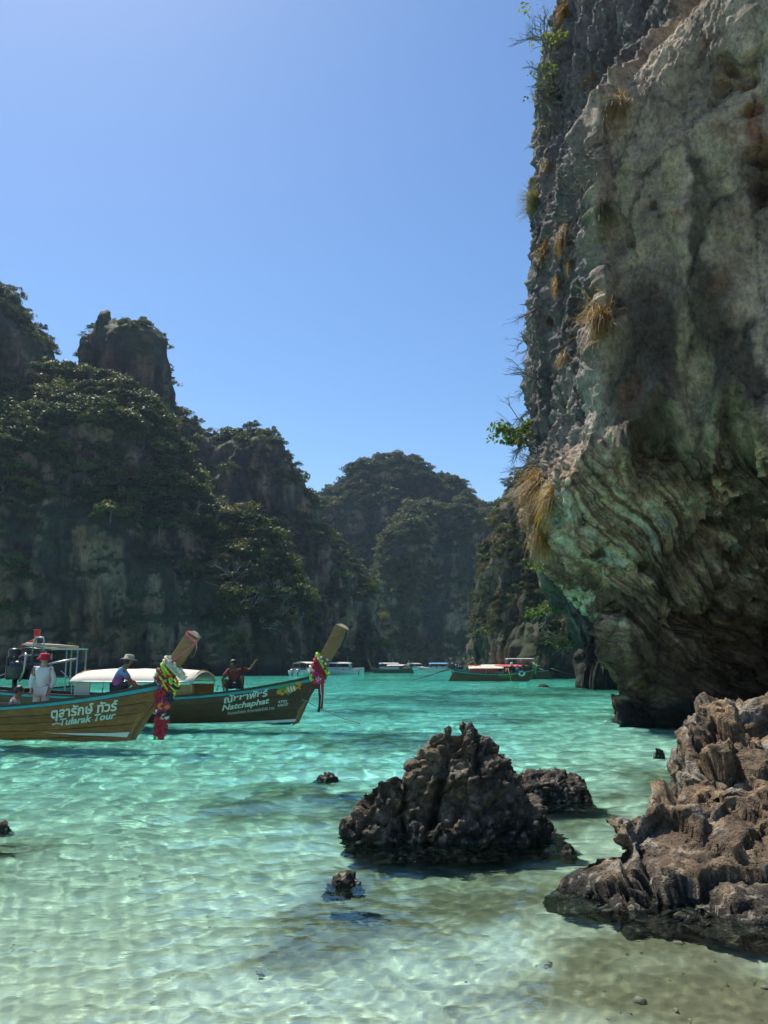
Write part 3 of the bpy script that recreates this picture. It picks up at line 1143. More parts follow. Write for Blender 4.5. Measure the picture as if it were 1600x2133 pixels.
def disp_main(P, U, px, py):
    z = P[..., 2]
    Q = P
    flank = sstep(0.36, 0.30, U)
    under = sstep(8.9, 6.9, z + .9 * fbl(Q * .5 + 41, 2)) * sstep(.16, .24, U)
    face = (1 - flank) * (1 - under)
    big = fbl(Q * np.array([1, 1, .6]) / 4.2 + 3, 3) * 0.7
    ac, al_ = strata(Q)
    S = np.stack([ac * 2.1, al_ * .30, z * 0 + 3], -1)
    bed = ridged(S, 4, .6) * 0.17
    bed2 = np.abs(perlin(S * np.array([3.1, 1.3, 1]) + 7)) * -0.22
    und_n = 0.25 + 0.75 * sstep(-.2, .3, fbl(Q / 2.4 + 90, 3))
    blade = ridged(Q * np.array([1.0, 1.0, .20]) * .85 + 31, 4, .6) * 0.30 + ridged(Q * np.array([1.0, 1.0, .3]) * 2.6 + 11, 3, .6) * 0.10
    chunk = -np.abs(fbm(Q * np.array([1, 1, .55]) / 1.9 + 61, 3)) * .6
    fine = fbm(Q * 1.9, 4) * 0.12
    fine2 = ridged(Q * np.array([3.2, 3.2, 2.2]), 4, .6) * 0.05
    crk = fbm(Q * np.array([.30, .30, .22]) + 77, 5)
    hole_n0 = fbl(Q * .5 + 171, 2)
    cracks = -0.16 * np.exp(-(crk / .010) ** 2) * sstep(-.05, .3, hole_n0)
    lip = 0.6 * np.exp(-((z - (8.4 + 0.7 * np.sin(U * 26) + 6 * np.maximum(0, .36 - U))) / 0.7) ** 2) * (1 - flank)
    d = big * (0.45 + .55 * (1 - flank)) + (bed + bed2) * under * und_n + (blade + chunk) * (flank * (1 - .5 * under) + .06 * face) + (chunk * .5) * under * (1 - und_n) + fine * (.8 + .4 * flank) + fine2 * (.8 + flank + .5 * under) + lip * sstep(.36, .46, U) + face * ridged(Q * np.array([1.6, 1.6, .8]) + 4, 4, .6) * .06 + cracks * (1 - .4 * flank)
    # tafoni hollows
    hole_n = fbl(Q * 1.1 + 71, 3)
    for hx, hy, r, dep in ((1550, 165, 40, 1.2), (1600, 345, 46, 1.2), (1362, 430, 7, .4), (1325, 508, 10, .4), (1330, 945, 26, .5), (1395, 940, 16, .5), (1470, 1110, 30, .7), (1510, 1040, 30, .6), (1285, 1265, 14, .8),
                           (1250, 1190, 24, .6), (1350, 1190, 14, .4), (1420, 1290, 34, .6), (1550, 1200, 46, .9), (1500, 1340, 60, .9)):
        rr = np.hypot(px - hx, (py - hy) * .75) / r + 1.5 * hole_n
        d = d - dep * sstep(1.15, 0.35, rr)
    led = sstep(0.03, 0.0, np.abs(U - 0.345 - 0.012 * np.sin(z * 1.7)))
    d = d + led * (0.30 + 0.3 * ridged(Q * 1.1, 3)) * sstep(8, 14, z)
    d = d + sstep(1.3, 0.2, z) * (0.2 * ridged(Q * 2.2, 3))
    return d * sstep(0.0, 0.05, U)


def paint_main(P, U, n, px, py):
    z = P[..., 2]
    Q = P
    n1, n2_, n3 = fbl(Q * 1.2, 3), fbm(Q * np.array([.9, .9, .3]) + 5, 4), fbl(Q / 2.3 + 40, 4)
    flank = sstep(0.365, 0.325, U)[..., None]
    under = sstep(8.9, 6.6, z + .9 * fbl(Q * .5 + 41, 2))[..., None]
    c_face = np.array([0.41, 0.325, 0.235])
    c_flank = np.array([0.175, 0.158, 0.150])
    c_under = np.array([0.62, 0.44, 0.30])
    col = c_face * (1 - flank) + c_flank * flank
    col = col * (1 - under) + c_under * under
    col = col * (1 + .55 * n2_[..., None])
    # two broad dark seepage stains, their drips, and pale yellow runs between them
    dark = np.zeros_like(z)
    for sx, sy0, sy1, w in ((1350, 585, 965, 74), (1492, 560, 960, 54), (1455, 350, 620, 26), (1592, 330, 460, 34), (1560, 690, 900, 26), (1240, 560, 700, 22)):
        wob = 16 * np.sin(py * .018 + sx) + 34 * n1
        s_ = np.exp(-((px - sx + wob) / w) ** 4) * sstep(sy0 - 50, sy0 + 60, py + 60 * n2_) * sstep(sy1 + 140, sy1 - 90, py + 90 * n1)
        dark = np.maximum(dark, s_ * (1.15 + .6 * n2_))
    dark = (np.clip(dark, 0, 1) * (1 - .6 * flank[..., 0]))[..., None]
    col = col * (1 - 0.74 * dark)
    pale = np.zeros_like(z)
    for sx, sy0, sy1, w, sl in ((1462, 740, 940, 24, .14), (1415, 620, 900, 12, .1), (1530, 800, 980, 18, .1), (1570, 860, 1000, 14, 0.1), (1300, 300, 560, 30, 0), (1395, 300, 560, 20, 0.03), (1500, 250, 520, 30, 0)):
        s_ = np.exp(-((px - sx - sl * (py - sy0) + 18 * n1) / w) ** 2) * sstep(sy0 - 40, sy0 + 40, py) * sstep(sy1 + 60, sy1 - 60, py)
        pale = np.maximum(pale, s_)
    pale = np.clip(pale * (0.9 + 1.2 * n2_), 0, 1)[..., None]
    col = col * (1 - .7 * pale) + np.array([0.46, 0.41, 0.24]) * .7 * pale
    rust = (np.exp(-((px - 1572 - .12 * (py - 250) + 12 * n1) / 20) ** 2) * sstep(190, 225, py) * sstep(340, 290, py))[..., None] + sstep(.4, .6, fbl(Q / 1.8 + 80, 4))[..., None] * .4 * (1 - flank)
    rust = np.clip(rust, 0, 1)
    col = col * (1 - rust) + np.array([0.24, 0.095, 0.045]) * rust
    # bedding bands under the overhang: pale mineral runs between dark algae
    ac, al_ = strata(Q)
    b = fbm(np.stack([ac * 3.2, al_ * .20, z * 0 + 2], -1), 5, .6)[..., None]
    col = col * (1 - under * sstep(0.0, 0.3, -b) * .68)
    col = col * (1 + under * sstep(0.1, 0.35, b) * .5)
    d2 = sstep(0.08, 0.35, n3)[..., None] * under
    col = col * (1 - d2 * .4) + np.array([0.09, 0.07, 0.045]) * d2 * .4
    # lower skirt: undercut shade painted in as dark olive, deeper towards the inner wall, black tide mark
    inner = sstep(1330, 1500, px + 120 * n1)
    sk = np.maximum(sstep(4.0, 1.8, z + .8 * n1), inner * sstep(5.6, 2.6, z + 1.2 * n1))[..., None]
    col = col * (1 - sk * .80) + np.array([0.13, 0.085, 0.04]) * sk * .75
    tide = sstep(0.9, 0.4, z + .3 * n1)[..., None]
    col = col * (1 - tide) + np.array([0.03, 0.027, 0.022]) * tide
    # paler broken rock where the arris turns under, raking sun highlight painted in
    br = (np.exp(-((px - 1215) / 60) ** 2 - ((py - 860) / 110) ** 2) * (.6 + 1.2 * n2_))[..., None]
    col = col * (1 - np.clip(br, 0, 1) * .6) + np.array([0.42, 0.36, 0.29]) * np.clip(br, 0, 1) * .6
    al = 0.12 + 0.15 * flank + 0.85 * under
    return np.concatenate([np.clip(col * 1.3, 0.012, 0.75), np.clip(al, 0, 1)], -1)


zs_main = np.concatenate([np.linspace(-1.6, 9.5, 430), np.linspace(9.5, 30, 350)[1:]])
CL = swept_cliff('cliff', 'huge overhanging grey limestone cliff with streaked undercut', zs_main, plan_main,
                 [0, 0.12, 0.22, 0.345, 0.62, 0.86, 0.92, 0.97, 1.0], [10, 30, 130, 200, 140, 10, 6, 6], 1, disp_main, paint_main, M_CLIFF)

# the next nose of the same cliff line, further along the bay
SIL2 = [(1108, 1000), (1116, 1080), (1138, 1150), (1150, 1200), (1166, 1240), (1190, 1282), (1204, 1312), (1213, 1350), (1210, 1385), (1226, 1408), (1216, 1428), (1220, 1460)]
t2 = table(SIL2, lambda py: np.interp(py, [1000, 1300, 1430], [68, 64, 60]))


def plan_two(z):
    xs = np.interp(z, t2[0], t2[1])
    ys = np.interp(z, t2[0], t2[2])
    u_ = np.interp(z, [0, 2, 5, 9, 16], [4.5, 5.5, 4, 1, 0])
    return [(xs * 92 / ys + 10, 92), (xs * 74 / ys + 2, 74), (xs, ys), (xs + 4.5, ys - 5 + u_ * .4), (xs + 12, ys - 8 + u_), (xs + 30, ys - 6)]


def disp_two(P, U, px, py):
    z = P[..., 2]
    return fbm(P / 6 + 5, 3) * 1.2 + ridged(np.stack([U * 30, z * .2, U * 0], -1), 4) * .5 - np.abs(fbm(P * np.array([1, 1, .4]) / 2.2, 4)) * 1.6 + .5


def paint_two(P, U, n, px, py):
    z = P[..., 2]
    b = fbm(np.stack([U * 50, z * .15, U * 0 + 2], -1), 4)[..., None]
    col = np.array([0.17, 0.175, 0.13]) * (1 + .9 * b)
    sk = sstep(5.0, 3.0, z + fbm(P / 2, 3) * 1.5)[..., None]
    col = col * (1 - sk) + np.array([0.045, 0.045, 0.036]) * sk
    return np.clip(col, .012, .5)


CL2 = swept_cliff('cliff', 'second undercut limestone nose seen under the big overhang', np.linspace(-2, 17, 260), plan_two,
                  [0, .15, .35, .6, .85, 1], [10, 40, 110, 90, 20], 2, disp_two, paint_two, M_CLIFF)


def cliff_hit(px, py, H=None):
    H = H or CL
    P = H['P'].reshape(-1, 3)
    d = (H['px'] - px) ** 2 + (H['py'] - py) ** 2
    d = d.ravel() + np.maximum(0, P[:, 1] - 22) * 6
    i = np.argmin(d)
    return Vector(P[i]), Vector(H['N'].reshape(-1, 3)[i])


# ------------------------------------------------------------------ boulders
M_ROCK = attr_rock('boulder_rock', fine=11.0, bump=1.0, dist=0.06, mult=((0.28, 0.26, 0.24), (1.65, 1.58, 1.48)), pits=34)


def boulder(name, label, hulls, vox, seed, disp, paintfn, parent=None):
    """hulls: lists of 3-D points; their convex hulls are merged into one solid and weathered"""
    bm = bmesh.new()
    for pts in hulls:
        b2 = bmesh.new()
        for p in pts:
            b2.verts.new(p)
        r = bmesh.ops.convex_hull(b2, input=b2.verts)
        for g in set(r['geom_interior']) | set(r['geom_unused']):
            if isinstance(g, bmesh.types.BMVert) and g.is_valid:
                b2.verts.remove(g)
        bmesh.ops.recalc_face_normals(b2, faces=b2.faces)
        tmp = bpy.data.meshes.new('tmp')
        b2.to_mesh(tmp)
        bm.from_mesh(tmp)
        b2.free()
        bpy.data.meshes.remove(tmp)
    me = bpy.data.meshes.new('tmp_boulder')
    bm.to_mesh(me)
    bm.free()
    o = bpy.data.objects.new('tmp_boulder', me)
    md = o.modifiers.new('r', 'REMESH')
    md.mode = 'VOXEL'
    md.voxel_size = vox
    md2 = o.modifiers.new('s', 'SMOOTH')
    md2.factor = .5
    md2.iterations = 2
    new = bake(o)
    bpy.data.meshes.remove(me)
    n = len(new.vertices)
    V = np.zeros(n * 3, np.float32)
    new.vertices.foreach_get('co', V)
    V = V.reshape(-1, 3).astype(float)
    Nn = np.zeros(n * 3, np.float32)
    new.vertices.foreach_get('normal', Nn)
    Nn = Nn.reshape(-1, 3)
    V2 = V + Nn * disp(V + seed * 7.7, Nn, V)[:, None]
    new.vertices.foreach_set('co', V2.astype(np.float32).ravel())
    new.update()
    new.vertices.foreach_get('normal', Nn.ravel())
    set_attr(new, 'stain', paintfn(V2, Nn, V + seed * 7.7))
    o = link(name, new, M_ROCK, parent, True)
    o.cycles.is_caustics_receiver = True
    if label:
        tag(o, label, 'boulder')
    return o


def facets(V, n, seed, tilt=0.35, stretch=(1, 1, 1)):
    """blocky breakage: every vertex belongs to the nearest of n random cells; each cell is a tilted plane, joints are cracks"""
    rg = np.random.default_rng(seed)
    lo, hi = V.min(0), V.max(0)
    st = np.array(stretch)
    c = (lo + (hi - lo) * rg.random((n, 3)))
    w = V + 0.045 * np.stack([fbm(V * 3.0 + k * 19, 3) for k in range(3)], 1)
    kd = KDTree(n)
    for k in range(n):
        kd.insert(c[k] * st, k)
    kd.balance()
    near = [kd.find_n(q, 2) for q in (w * st).tolist()]
    idx = np.array([h[0][1] for h in near])
    d1 = np.array([h[0][2] for h in near])
    d2 = np.array([h[1][2] for h in near])
    tl = rg.normal(size=(n, 3)) * tilt
    off = rg.normal(size=n)
    size = ((hi - lo).prod() / n) ** (1 / 3)
    return ((w - c[idx]) * tl[idx]).sum(1) + off[idx] * 0.07 * size, (d2 - d1) / size


def rock_disp(V, Nn, V0, k=1.0, n=70, seed=5):
    lean = V @ np.array([[1, 0, .25], [0, 1, 0], [-.55, 0, 1]])     # the bedding runs aslant
    f1, e1 = facets(lean, n, seed, 0.42, (1.25, 1, .7))
    f2, e2 = facets(lean, n * 9, seed + 1, 0.45, (1.2, 1, .75))
    f3, e3 = facets(V, min(n * 90, 9000), seed + 2, 0.6)
    a = fbm(V * 1.5, 3) * 0.05
    crack = -0.05 * sstep(0.14, 0.0, e1) - 0.028 * sstep(0.2, 0.0, e2) - 0.010 * sstep(.25, 0, e3)
    r1 = ridged(lean * np.array([7.0, 6.0, 3.4]) + 3, 4, .62) * 0.018
    r2 = ridged(V * 19.0, 3, .65) * 0.010
    pit = -0.03 * sstep(0.30, 0.42, fbm(V * 6.0 + 30, 2))
    return (a + 0.26 * f1 + 0.45 * f2 + 0.5 * f3 + crack + r1 + r2 + pit - 0.06) * k


def rock_paint(base, dark, warm, tide_z):
    base, dark, warm = map(np.array, (base, dark, warm))

    def f(V, Nn, Q):
        t = sstep(-.15, .3, fbm(Q * 2.1, 4))[:, None]
        col = base * t + dark * (1 - t)
        w = sstep(.1, .4, fbm(Q * 1.1 + 60, 3))[:, None]
        col = col * (1 - w * .6) + warm * w * .6
        lich = sstep(.12, .45, fbm(Q * 2.6 + 90, 4))[:, None]
        col = col * (1 - .5 * lich) + np.array([0.33, 0.30, 0.25]) * .5 * lich * (base.max() / .2)
        tide = sstep(tide_z + .12, tide_z - .1, V[:, 2] + .14 * fbm(Q * 3, 3))[:, None]
        sp = sstep(.22, .42, fbm(Q * 17, 2))[:, None]
        wet = np.array([0.04, 0.036, 0.028]) * (1 - sp) + np.array([0.30, 0.26, 0.20]) * sp
        col = col * (1 - tide) + wet * tide
        return np.clip(col, .012, .6)
    return f


def hullpts(front_y, back_y, sil, zb=-0.5, mid=0.0, grow=0.25, fshift=0.0):
    """silhouette pixels at mid depth plus a skirt in front and behind, down below the water"""
    my = front_y + (back_y - front_y) * (0.45 + mid)
    S = [at(px, py, my) for px, py in sil]
    pts = list(S)
    xs = [p.x for p in S]
    cx = sum(xs) / len(xs)
    for p in S:
        pts.append(Vector((cx + (p.x - cx) * 1.05 + fshift, front_y, zb)))
        pts.append(Vector((cx + (p.x - cx) * 1.0, back_y, zb)))
        pts.append(Vector((cx + (p.x - cx) * 0.9 + fshift * .5, front_y + (my - front_y) * .45, max(zb, p.z * .62))))
        pts.append(Vector((cx + (p.x - cx) * 0.85, back_y + (my - back_y) * .5, max(zb, p.z * .6))))
    return pts


bigpaint = rock_paint((0.155, 0.125, 0.092), (0.07, 0.058, 0.045), (0.22, 0.17, 0.105), 0.16)


def mid_disp(V, Nn, V0):
    d = rock_disp(V, Nn, V0)
    # the deep cleft that splits the rock from its top down to the left
    px, py, _ = project(V0)
    cx_ = np.interp(py, [1490, 1560, 1640, 1720, 1790], [958, 938, 915, 895, 880])
    cl = np.exp(-((px - cx_) / 11.0) ** 2) * sstep(1480, 1530, py) * sstep(1790, 1690, py) * (Nn[:, 1] < 0.35)
    cx2 = np.interp(py, [1600, 1700, 1790], [850, 842, 800])
    cl2 = np.exp(-((px - cx2) / 9.0) ** 2) * sstep(1590, 1620, py) * (Nn[:, 1] < 0.35)
    return d - 0.24 * cl - .1 * cl2


boulder('boulder', 'large dark peaked boulder with a deep cleft standing in the clear shallows', [
    hullpts(7.98, 9.2, [(852, 1640), (858, 1572), (905, 1526), (936, 1506), (950, 1516), (940, 1640), (900, 1740)], mid=.05),
    hullpts(7.98, 9.2, [(948, 1538), (958, 1506), (985, 1500), (1004, 1516), (1032, 1542), (1064, 1588), (1098, 1648), (1146, 1704), (1174, 1776), (960, 1770)]),
    hullpts(8.0, 8.9, [(722, 1724), (738, 1680), (772, 1632), (800, 1606), (850, 1598), (900, 1650), (905, 1745)]),
    hullpts(7.85, 8.6, [(820, 1710), (860, 1698), (930, 1690), (1010, 1690), (1050, 1712), (1060, 1785), (800, 1745)]),
], 0.017, 1, mid_disp, bigpaint)

boulder('boulder', 'low shell-crusted slab of rock behind the peaked boulder', [
    hullpts(10.2, 11.6, [(1075, 1606), (1105, 1597), (1165, 1601), (1212, 1612), (1222, 1626), (1200, 1642), (1090, 1648)], zb=-.3)],
    0.026, 2, lambda V, Nn, V0: rock_disp(V, Nn, V0, .7), rock_paint((0.085, 0.078, 0.066), (0.04, 0.037, 0.032), (0.11, 0.09, 0.065), 0.35))

warm = rock_paint((0.25, 0.182, 0.112), (0.125, 0.088, 0.056), (0.33, 0.228, 0.125), 0.17)


def G(px, py, Y, z=None):
    p = at(px, py, Y)
    return p


def right_disp(V, Nn, V0):
    f0, e0 = facets(V, 22, 77, .30, (1, 1, 1.5))
    return rock_disp(V, Nn, V0, .64) - .03 - .05 + .20 * f0 - .08 * sstep(.10, 0, e0) + 0.05 * fbm(V * np.array([.9, .9, 2.2]) + 9, 3)


zb = -.5
right_hulls = [
    # the high block at the back
    [at(1440, 1478, 8.9), at(1454, 1462, 9.0), at(1482, 1456, 8.9), at(1532, 1448, 8.9), at(1600, 1460, 8.8), at(1760, 1440, 8.6), at(1434, 1530, 8.6), at(1424, 1562, 8.4), at(1410, 1606, 8.1), at(1392, 1652, 7.8), at(1372, 1700, 7.6),
     Vector((2.55, 7.4, zb)), Vector((3.0, 9.2, zb)), Vector((3.6, 10.4, zb)), Vector((6.5, 10.6, zb)), Vector((6.5, 7.0, zb)), Vector((6.5, 9.2, 1.7)), Vector((3.6, 9.9, 1.1)), at(1640, 1600, 7.6), at(1480, 1640, 7.6), at(1800, 1650, 7.2)],
    # the middle bench with its pointed end
    [at(1252, 1700, 7.0), at(1262, 1706, 6.9), at(1296, 1682, 7.2), at(1340, 1690, 7.5), at(1290, 1760, 6.75), at(1330, 1790, 6.5), at(1420, 1700, 7.3), at(1560, 1760, 6.6), at(1480, 1800, 6.3), at(1700, 1760, 6.6),
     Vector((2.0, 6.8, 0.1)), Vector((2.4, 6.3, zb)), Vector((2.3, 7.6, zb)), Vector((5.5, 6.2, zb)), Vector((5.5, 8.2, zb)), Vector((5.5, 7.4, 1.0))],
    # the low front apron running into the water
    [at(1186, 1850, 6.55), at(1194, 1806, 6.75), at(1232, 1782, 6.85), at(1300, 1780, 6.7), at(1400, 1800, 6.3), at(1300, 1900, 5.95), at(1440, 1900, 5.7), at(1560, 1850, 5.9), at(1700, 1860, 5.8),
     Vector((1.45, 6.6, zb)), Vector((1.8, 5.9, zb)), Vector((2.3, 5.3, zb)), Vector((3.2, 4.95, zb)), Vector((5.0, 4.8, zb)), Vector((5.0, 6.6, zb)), Vector((5, 6.4, .6)), at(1520, 1960, 5.3), at(1640, 1960, 5.2)],
]
boulder('boulder', 'biggest brown pitted boulder rising from the water at the right edge', right_hulls, 0.019, 3, right_disp, warm)

shell = rock_paint((0.07, 0.062, 0.05), (0.035, 0.032, 0.028), (0.09, 0.07, 0.05), 0.6)


def small_rock(px, py, w, h, label, seed, vox=0.02, k=.6):
    """a low rock whose waterline sits at pixel py; w, h in pixels of the photograph"""
    c = ground(px, py)
    s = c.y / F_PX
    rd = random.Random(seed)
    pts = []
    for j in range(26):
        a = rd.uniform(0, 6.28)
        rr = rd.uniform(.5, 1) * w * s * .5
        q = rd.uniform(0, 1)
        pts.append(Vector((c.x + math.cos(a) * rr * (1 - .6 * q), c.y + w * s * .35 + math.sin(a) * rr * .8 * (1 - .6 * q), h * s * q * rd.uniform(.6, 1.05))))
        pts.append(Vector((c.x + math.cos(a) * rr * 1.25, c.y + w * s * .35 + math.sin(a) * rr, -.35)))
    return boulder('boulder', label, [pts], max(vox, w * s / 46), seed, lambda V, Nn, V0: rock_disp(V / (w * s) * 1.6, Nn, V0, .9 * k * w * s, 30, seed), shell)


small_rock(712, 1848, 84, 24, 'small wet dark rock breaking the surface in front of the peaked boulder', 11, .012)
small_rock(678, 1624, 56, 14, 'small rock awash between the longtails and the peaked boulder', 12)
small_rock(-4, 1728, 50, 15, 'small dark rock at the left edge of the water', 13)
small_rock(1378, 1578, 34, 22, 'small black rock tucked against the big brown boulder', 14)
small_rock(1136, 1431, 30, 7, 'flat low rock out on the water under the moored longtail', 15)
small_rock(1190, 1778, 40, 16, 'small knobbly stone at the foot of the peaked boulder', 16, .012)
small_rock(1352, 1502, 110, 16, 'black shell-covered shelf at the foot of the overhanging cliff', 17)
small_rock(1240, 1427, 60, 9, 'low rock shelf at the foot of the second cliff nose', 18)
small_rock(1206, 1403, 26, 8, 'round pale rock beside the second cliff nose', 19)

# ------------------------------------------------------------------ loose stones and coral bits on the sea floor
def pebble(seed):
    rg = np.random.default_rng(seed)
    bm_ = bmesh.new()
    bmesh.ops.create_icosphere(bm_, subdivisions=1, radius=1)
    for v in bm_.verts:
        v.co = Vector(np.array(v.co) * np.array([1, .75, .5]) * (1 + rg.normal(size=3) * .16))
    me_ = bpy.data.meshes.new('pebble')
    bm_.to_mesh(me_)
    bm_.free()
    me_.materials.append(M_PEB)
    return me_


M_PEB = paint('pebble_stone', (0.36, 0.31, 0.22), .9, .5, 9)
rg_ = np.random.default_rng(77)
pp, ps = [], []
for i in range(1500):
    y_ = 3.2 + 9 * rg_.random() ** 1.4
    x_ = (rg_.random() * 1.5 - .75) * y_ * .75
    W_ = float(weed(np.array([[x_]]), np.array([[y_]]))[0, 0])
    if rg_.random() < .10 + .9 * W_:
        pp.append((x_, y_, -float(sea_depth(np.array(x_), np.array(y_))) + .012))
        ps.append(.007 + .03 * rg_.random() ** 4 * (.6 + W_))
pp = np.array(pp)
ps = np.array(ps)
pv, pf = [], []
kinds_ = [pebble(k) for k in range(4)]
for i in range(len(pp)):
    km = kinds_[i % 4]
    M_ = Matrix.Rotation(rg_.random() * 6.28, 3, 'Z') @ Matrix.Rotation(rg_.normal() * .2, 3, 'X') * ps[i]
    o_ = len(pv)
    pv += [tuple(Vector(pp[i]) + M_ @ v.co) for v in km.vertices]
    pf += [tuple(o_ + k for k in p.vertices) for p in km.polygons]
me_ = bpy.data.meshes.new('pebbles')
me_.from_pydata(pv, [], pf)
peb = link('pebbles', me_, M_PEB, None, True)
tag(peb, 'small stones and coral bits strewn over the shallow sea floor', 'pebbles', kind='stuff')
peb.cycles.is_caustics_receiver = True

# ------------------------------------------------------------------ plants on the overhanging cliff
M_STRAW = leafy('straw_grass', [(0.0, (0.20, 0.11, 0.04)), (0.5, (0.33, 0.19, 0.07)), (1.0, (0.40, 0.28, 0.12))], 0.35)
M_GREYGRASS = leafy('grey_green_grass', [(0.0, (0.12, 0.10, 0.05)), (0.5, (0.20, 0.17, 0.08)), (1.0, (0.24, 0.26, 0.09))], 0.35)


def tuft_mesh(name, seed, n, L, out, droop, mat, width=0.012, updir=0.5, fan=1.0):
    """arching grass blades rooted at the origin, growing out along +x"""
    rg = np.random.default_rng(seed)
    V, Q = [], []
    for i in range(n):
        a = rg.normal() * 0.75 * fan
        el = updir + rg.normal() * .4
        d = np.array([math.cos(a) * math.cos(el), math.sin(a) * math.cos(el), math.sin(el)])
        d[0] = abs(d[0]) * out + .15
        root = np.array([0, rg.normal() * L * .13, rg.normal() * L * .22])
        ll = L * (.55 + .6 * rg.random())
        side = np.cross(d, [0, 0, 1.0]) + rg.normal(size=3) * .3
        side /= np.linalg.norm(side)
        b = len(V)
        seg = 5
        p = root.copy()
        v = d.copy()
        for k in range(seg + 1):
            w = width * (1 - k / seg * .85)
            V.append(p - side * w)
            V.append(p + side * w)
            v = v + np.array([0, 0, -droop / seg * 1.6])
            v /= np.linalg.norm(v)
            p = p + v * ll / seg
        for k in range(seg):
            Q.append((b + 2 * k, b + 2 * k + 1, b + 2 * k + 3, b + 2 * k + 2))
    me = np_mesh(name, np.array(V), np.array(Q), True)
    me.materials.append(mat)
    return me


def face_rot(n):
    return math.atan2(n.y, n.x)


TUFTS = [
    (1236, 178, .75, 'straw', 'orange grass tuft growing in the cleft high on the cliff'), (1288, 222, .85, 'straw', 'pale hanging grass tuft on the upper ledge of the cliff'),
    (1142, 345, .8, 'straw', 'brown grass tuft on the cliff edge against the sky'), (1118, 425, .95, 'grey', 'grey-green grass tuft with long stalks sticking out against the sky'),
    (1255, 440, .7, 'grey', 'green-topped grass tuft hanging on the arris of the cliff'), (1178, 490, .8, 'straw', 'rust-orange grass tuft in the middle of the grey flank'),
    (1134, 530, .7, 'straw', 'orange grass strip along the cliff edge'), (1192, 548, .4, 'straw', 'tiny orange grass tuft under the rust-orange one'), (1166, 588, .6, 'straw', 'small orange grass tuft low on the grey flank'),
    (1250, 668, 1.15, 'straw', 'largest orange grass tuft on the arris beside the dark stain'), (1146, 668, .4, 'grey', 'tiny yellow-green grass tuft near the cliff edge'), (1172, 745, .5, 'straw', 'small orange grass tuft above the pale broken rock'),
    (1122, 1015, 1.2, 'straw', 'long golden grass mane hanging at the top of the overhang lip'), (1152, 1040, 1.0, 'straw', 'brown grass mane hanging beside the golden one'),
    (1128, 1120, 1.0, 'straw', 'golden grass hanging from the lowest point of the overhang lip'), (1178, 25, .7, 'straw', 'brown grass tuft at the top of the cliff edge'),
    (1116, 1070, .8, 'straw', 'thin dry grass trailing under the golden mane')]
for i, (px, py, L, kind, lab) in enumerate(TUFTS):
    p, n = cliff_hit(px, py)
    me = tuft_mesh('grass_tuft', 100 + i, int(150 + 140 * L), L, .9, (1.2 + .5 * (i % 3)) if i not in (3,) else .45, M_STRAW if kind == 'straw' else M_GREYGRASS, width=.008 + .004 * L, updir=.55)
    o = link('grass_tuft', me)
    o.location = p - n * .05
    hn = Vector((n.x, n.y - .25, 0)).normalized()
    o.rotation_euler = (0, 0, math.atan2(hn.y, hn.x))
    tag(o, lab, 'grass', 'dry grass tufts on the overhanging cliff')


def shrub(px, py, size, label, seed, mat, leaf=.07, clumps=12, per=26, bare=True, cat='shrub', out=0.35, H=None, crown=True, flat=.9):
    p, n = cliff_hit(px, py, H)
    t = empty('cliff_shrub', p, 0, label, cat, 'shrubs growing on the overhanging cliff')
    c = n * size * out
    if crown:
        me = leaf_mesh('crown', seed, clumps, per, size * .5, leaf, mat, flat, .35, .42)
        o = link('crown', me, None, t)
        o.location = c
    if bare:
        me = bare_mesh('branches', seed, 7, 3, None, .018)
        o = link('branches', me, None, t)
        o.scale = (size * 1.0,) * 3
        o.rotation_euler = n.to_track_quat('Z', 'Y').to_euler()
    return t


shrub(1095, 905, 2.0, 'green leafy bush jutting out from the cliff edge over the bay', 201, M_FRESH, .10, 16, 34, out=.25)
shrub(1098, 930, 1.1, 'lower green leaf cluster under the jutting bush', 202, M_JUNGLE, .09, 10, 24, out=.2)
shrub(1152, 110, 1.5, 'yellow-green shrub high on the cliff edge', 203, M_FRESH, .075, 9, 16, out=.2)
shrub(1148, 165, 1.6, 'yellow-leaved shrub below the highest one on the cliff edge', 204, M_FRESH, .075, 10, 18, out=.15)
shrub(1148, 215, 1.6, 'brownish shrub matting the cliff edge under the yellow-leaved one', 205, M_DRYLEAF, .075, 10, 20, out=.15)
shrub(1145, 270, 1.5, 'grey-green shrub where the cliff edge thins out', 206, M_DRYLEAF, .07, 9, 14, out=.15)
shrub(1128, 75, 1.9, 'long leafless branch with two bright leaf sprigs reaching into the sky', 207, M_FRESH, .10, 2, 12, out=.55)
for i, (px, py, s) in enumerate(((1120, 640, 1.3), (1118, 720, 1.5), (1118, 790, 1.6), (1116, 850, 1.4), (1140, 300, 1.2), (1150, 190, 1.7), (1122, 960, 1.5))):
    shrub(px, py, s, ['leafless twig reaching out against the sky from the middle cliff edge', 'leafless bush on the cliff edge above the leafy bush', 'dense leafless twigs above the green jutting bush', 'low leafless twigs right over the green jutting bush',
                      'leafless twigs under the top shrubs', 'tangled leafless twigs among the top shrubs', 'leafless twigs beside the golden grass mane'][i], 220 + i, None, bare=True, crown=False)
for i, (px, py, s) in enumerate(((1220, 330, 1.5), (1215, 400, 1.6), (1240, 370, 1.2), (1230, 500, 1.3), (1205, 450, 1.2))):
    shrub(px, py, s, ['dead twiggy shrub hanging highest on the grey flank', 'dead twiggy shrub in the centre of the grey flank', 'dead twiggy shrub near the arris on the grey flank', 'lowest dead twiggy shrub on the grey flank', 'dead twiggy shrub beside the rust-orange tuft'][i], 240 + i, None, bare=True, crown=False)
shrub(1150, 1185, 2.6, 'bright green bush hanging on the second cliff nose', 260, M_FRESH, .12, 12, 24, H=CL2)
shrub(1140, 1290, 3.6, 'sunlit green tree at the foot of the second cliff nose', 261, M_FRESH, .14, 16, 28, H=CL2, cat='tree')
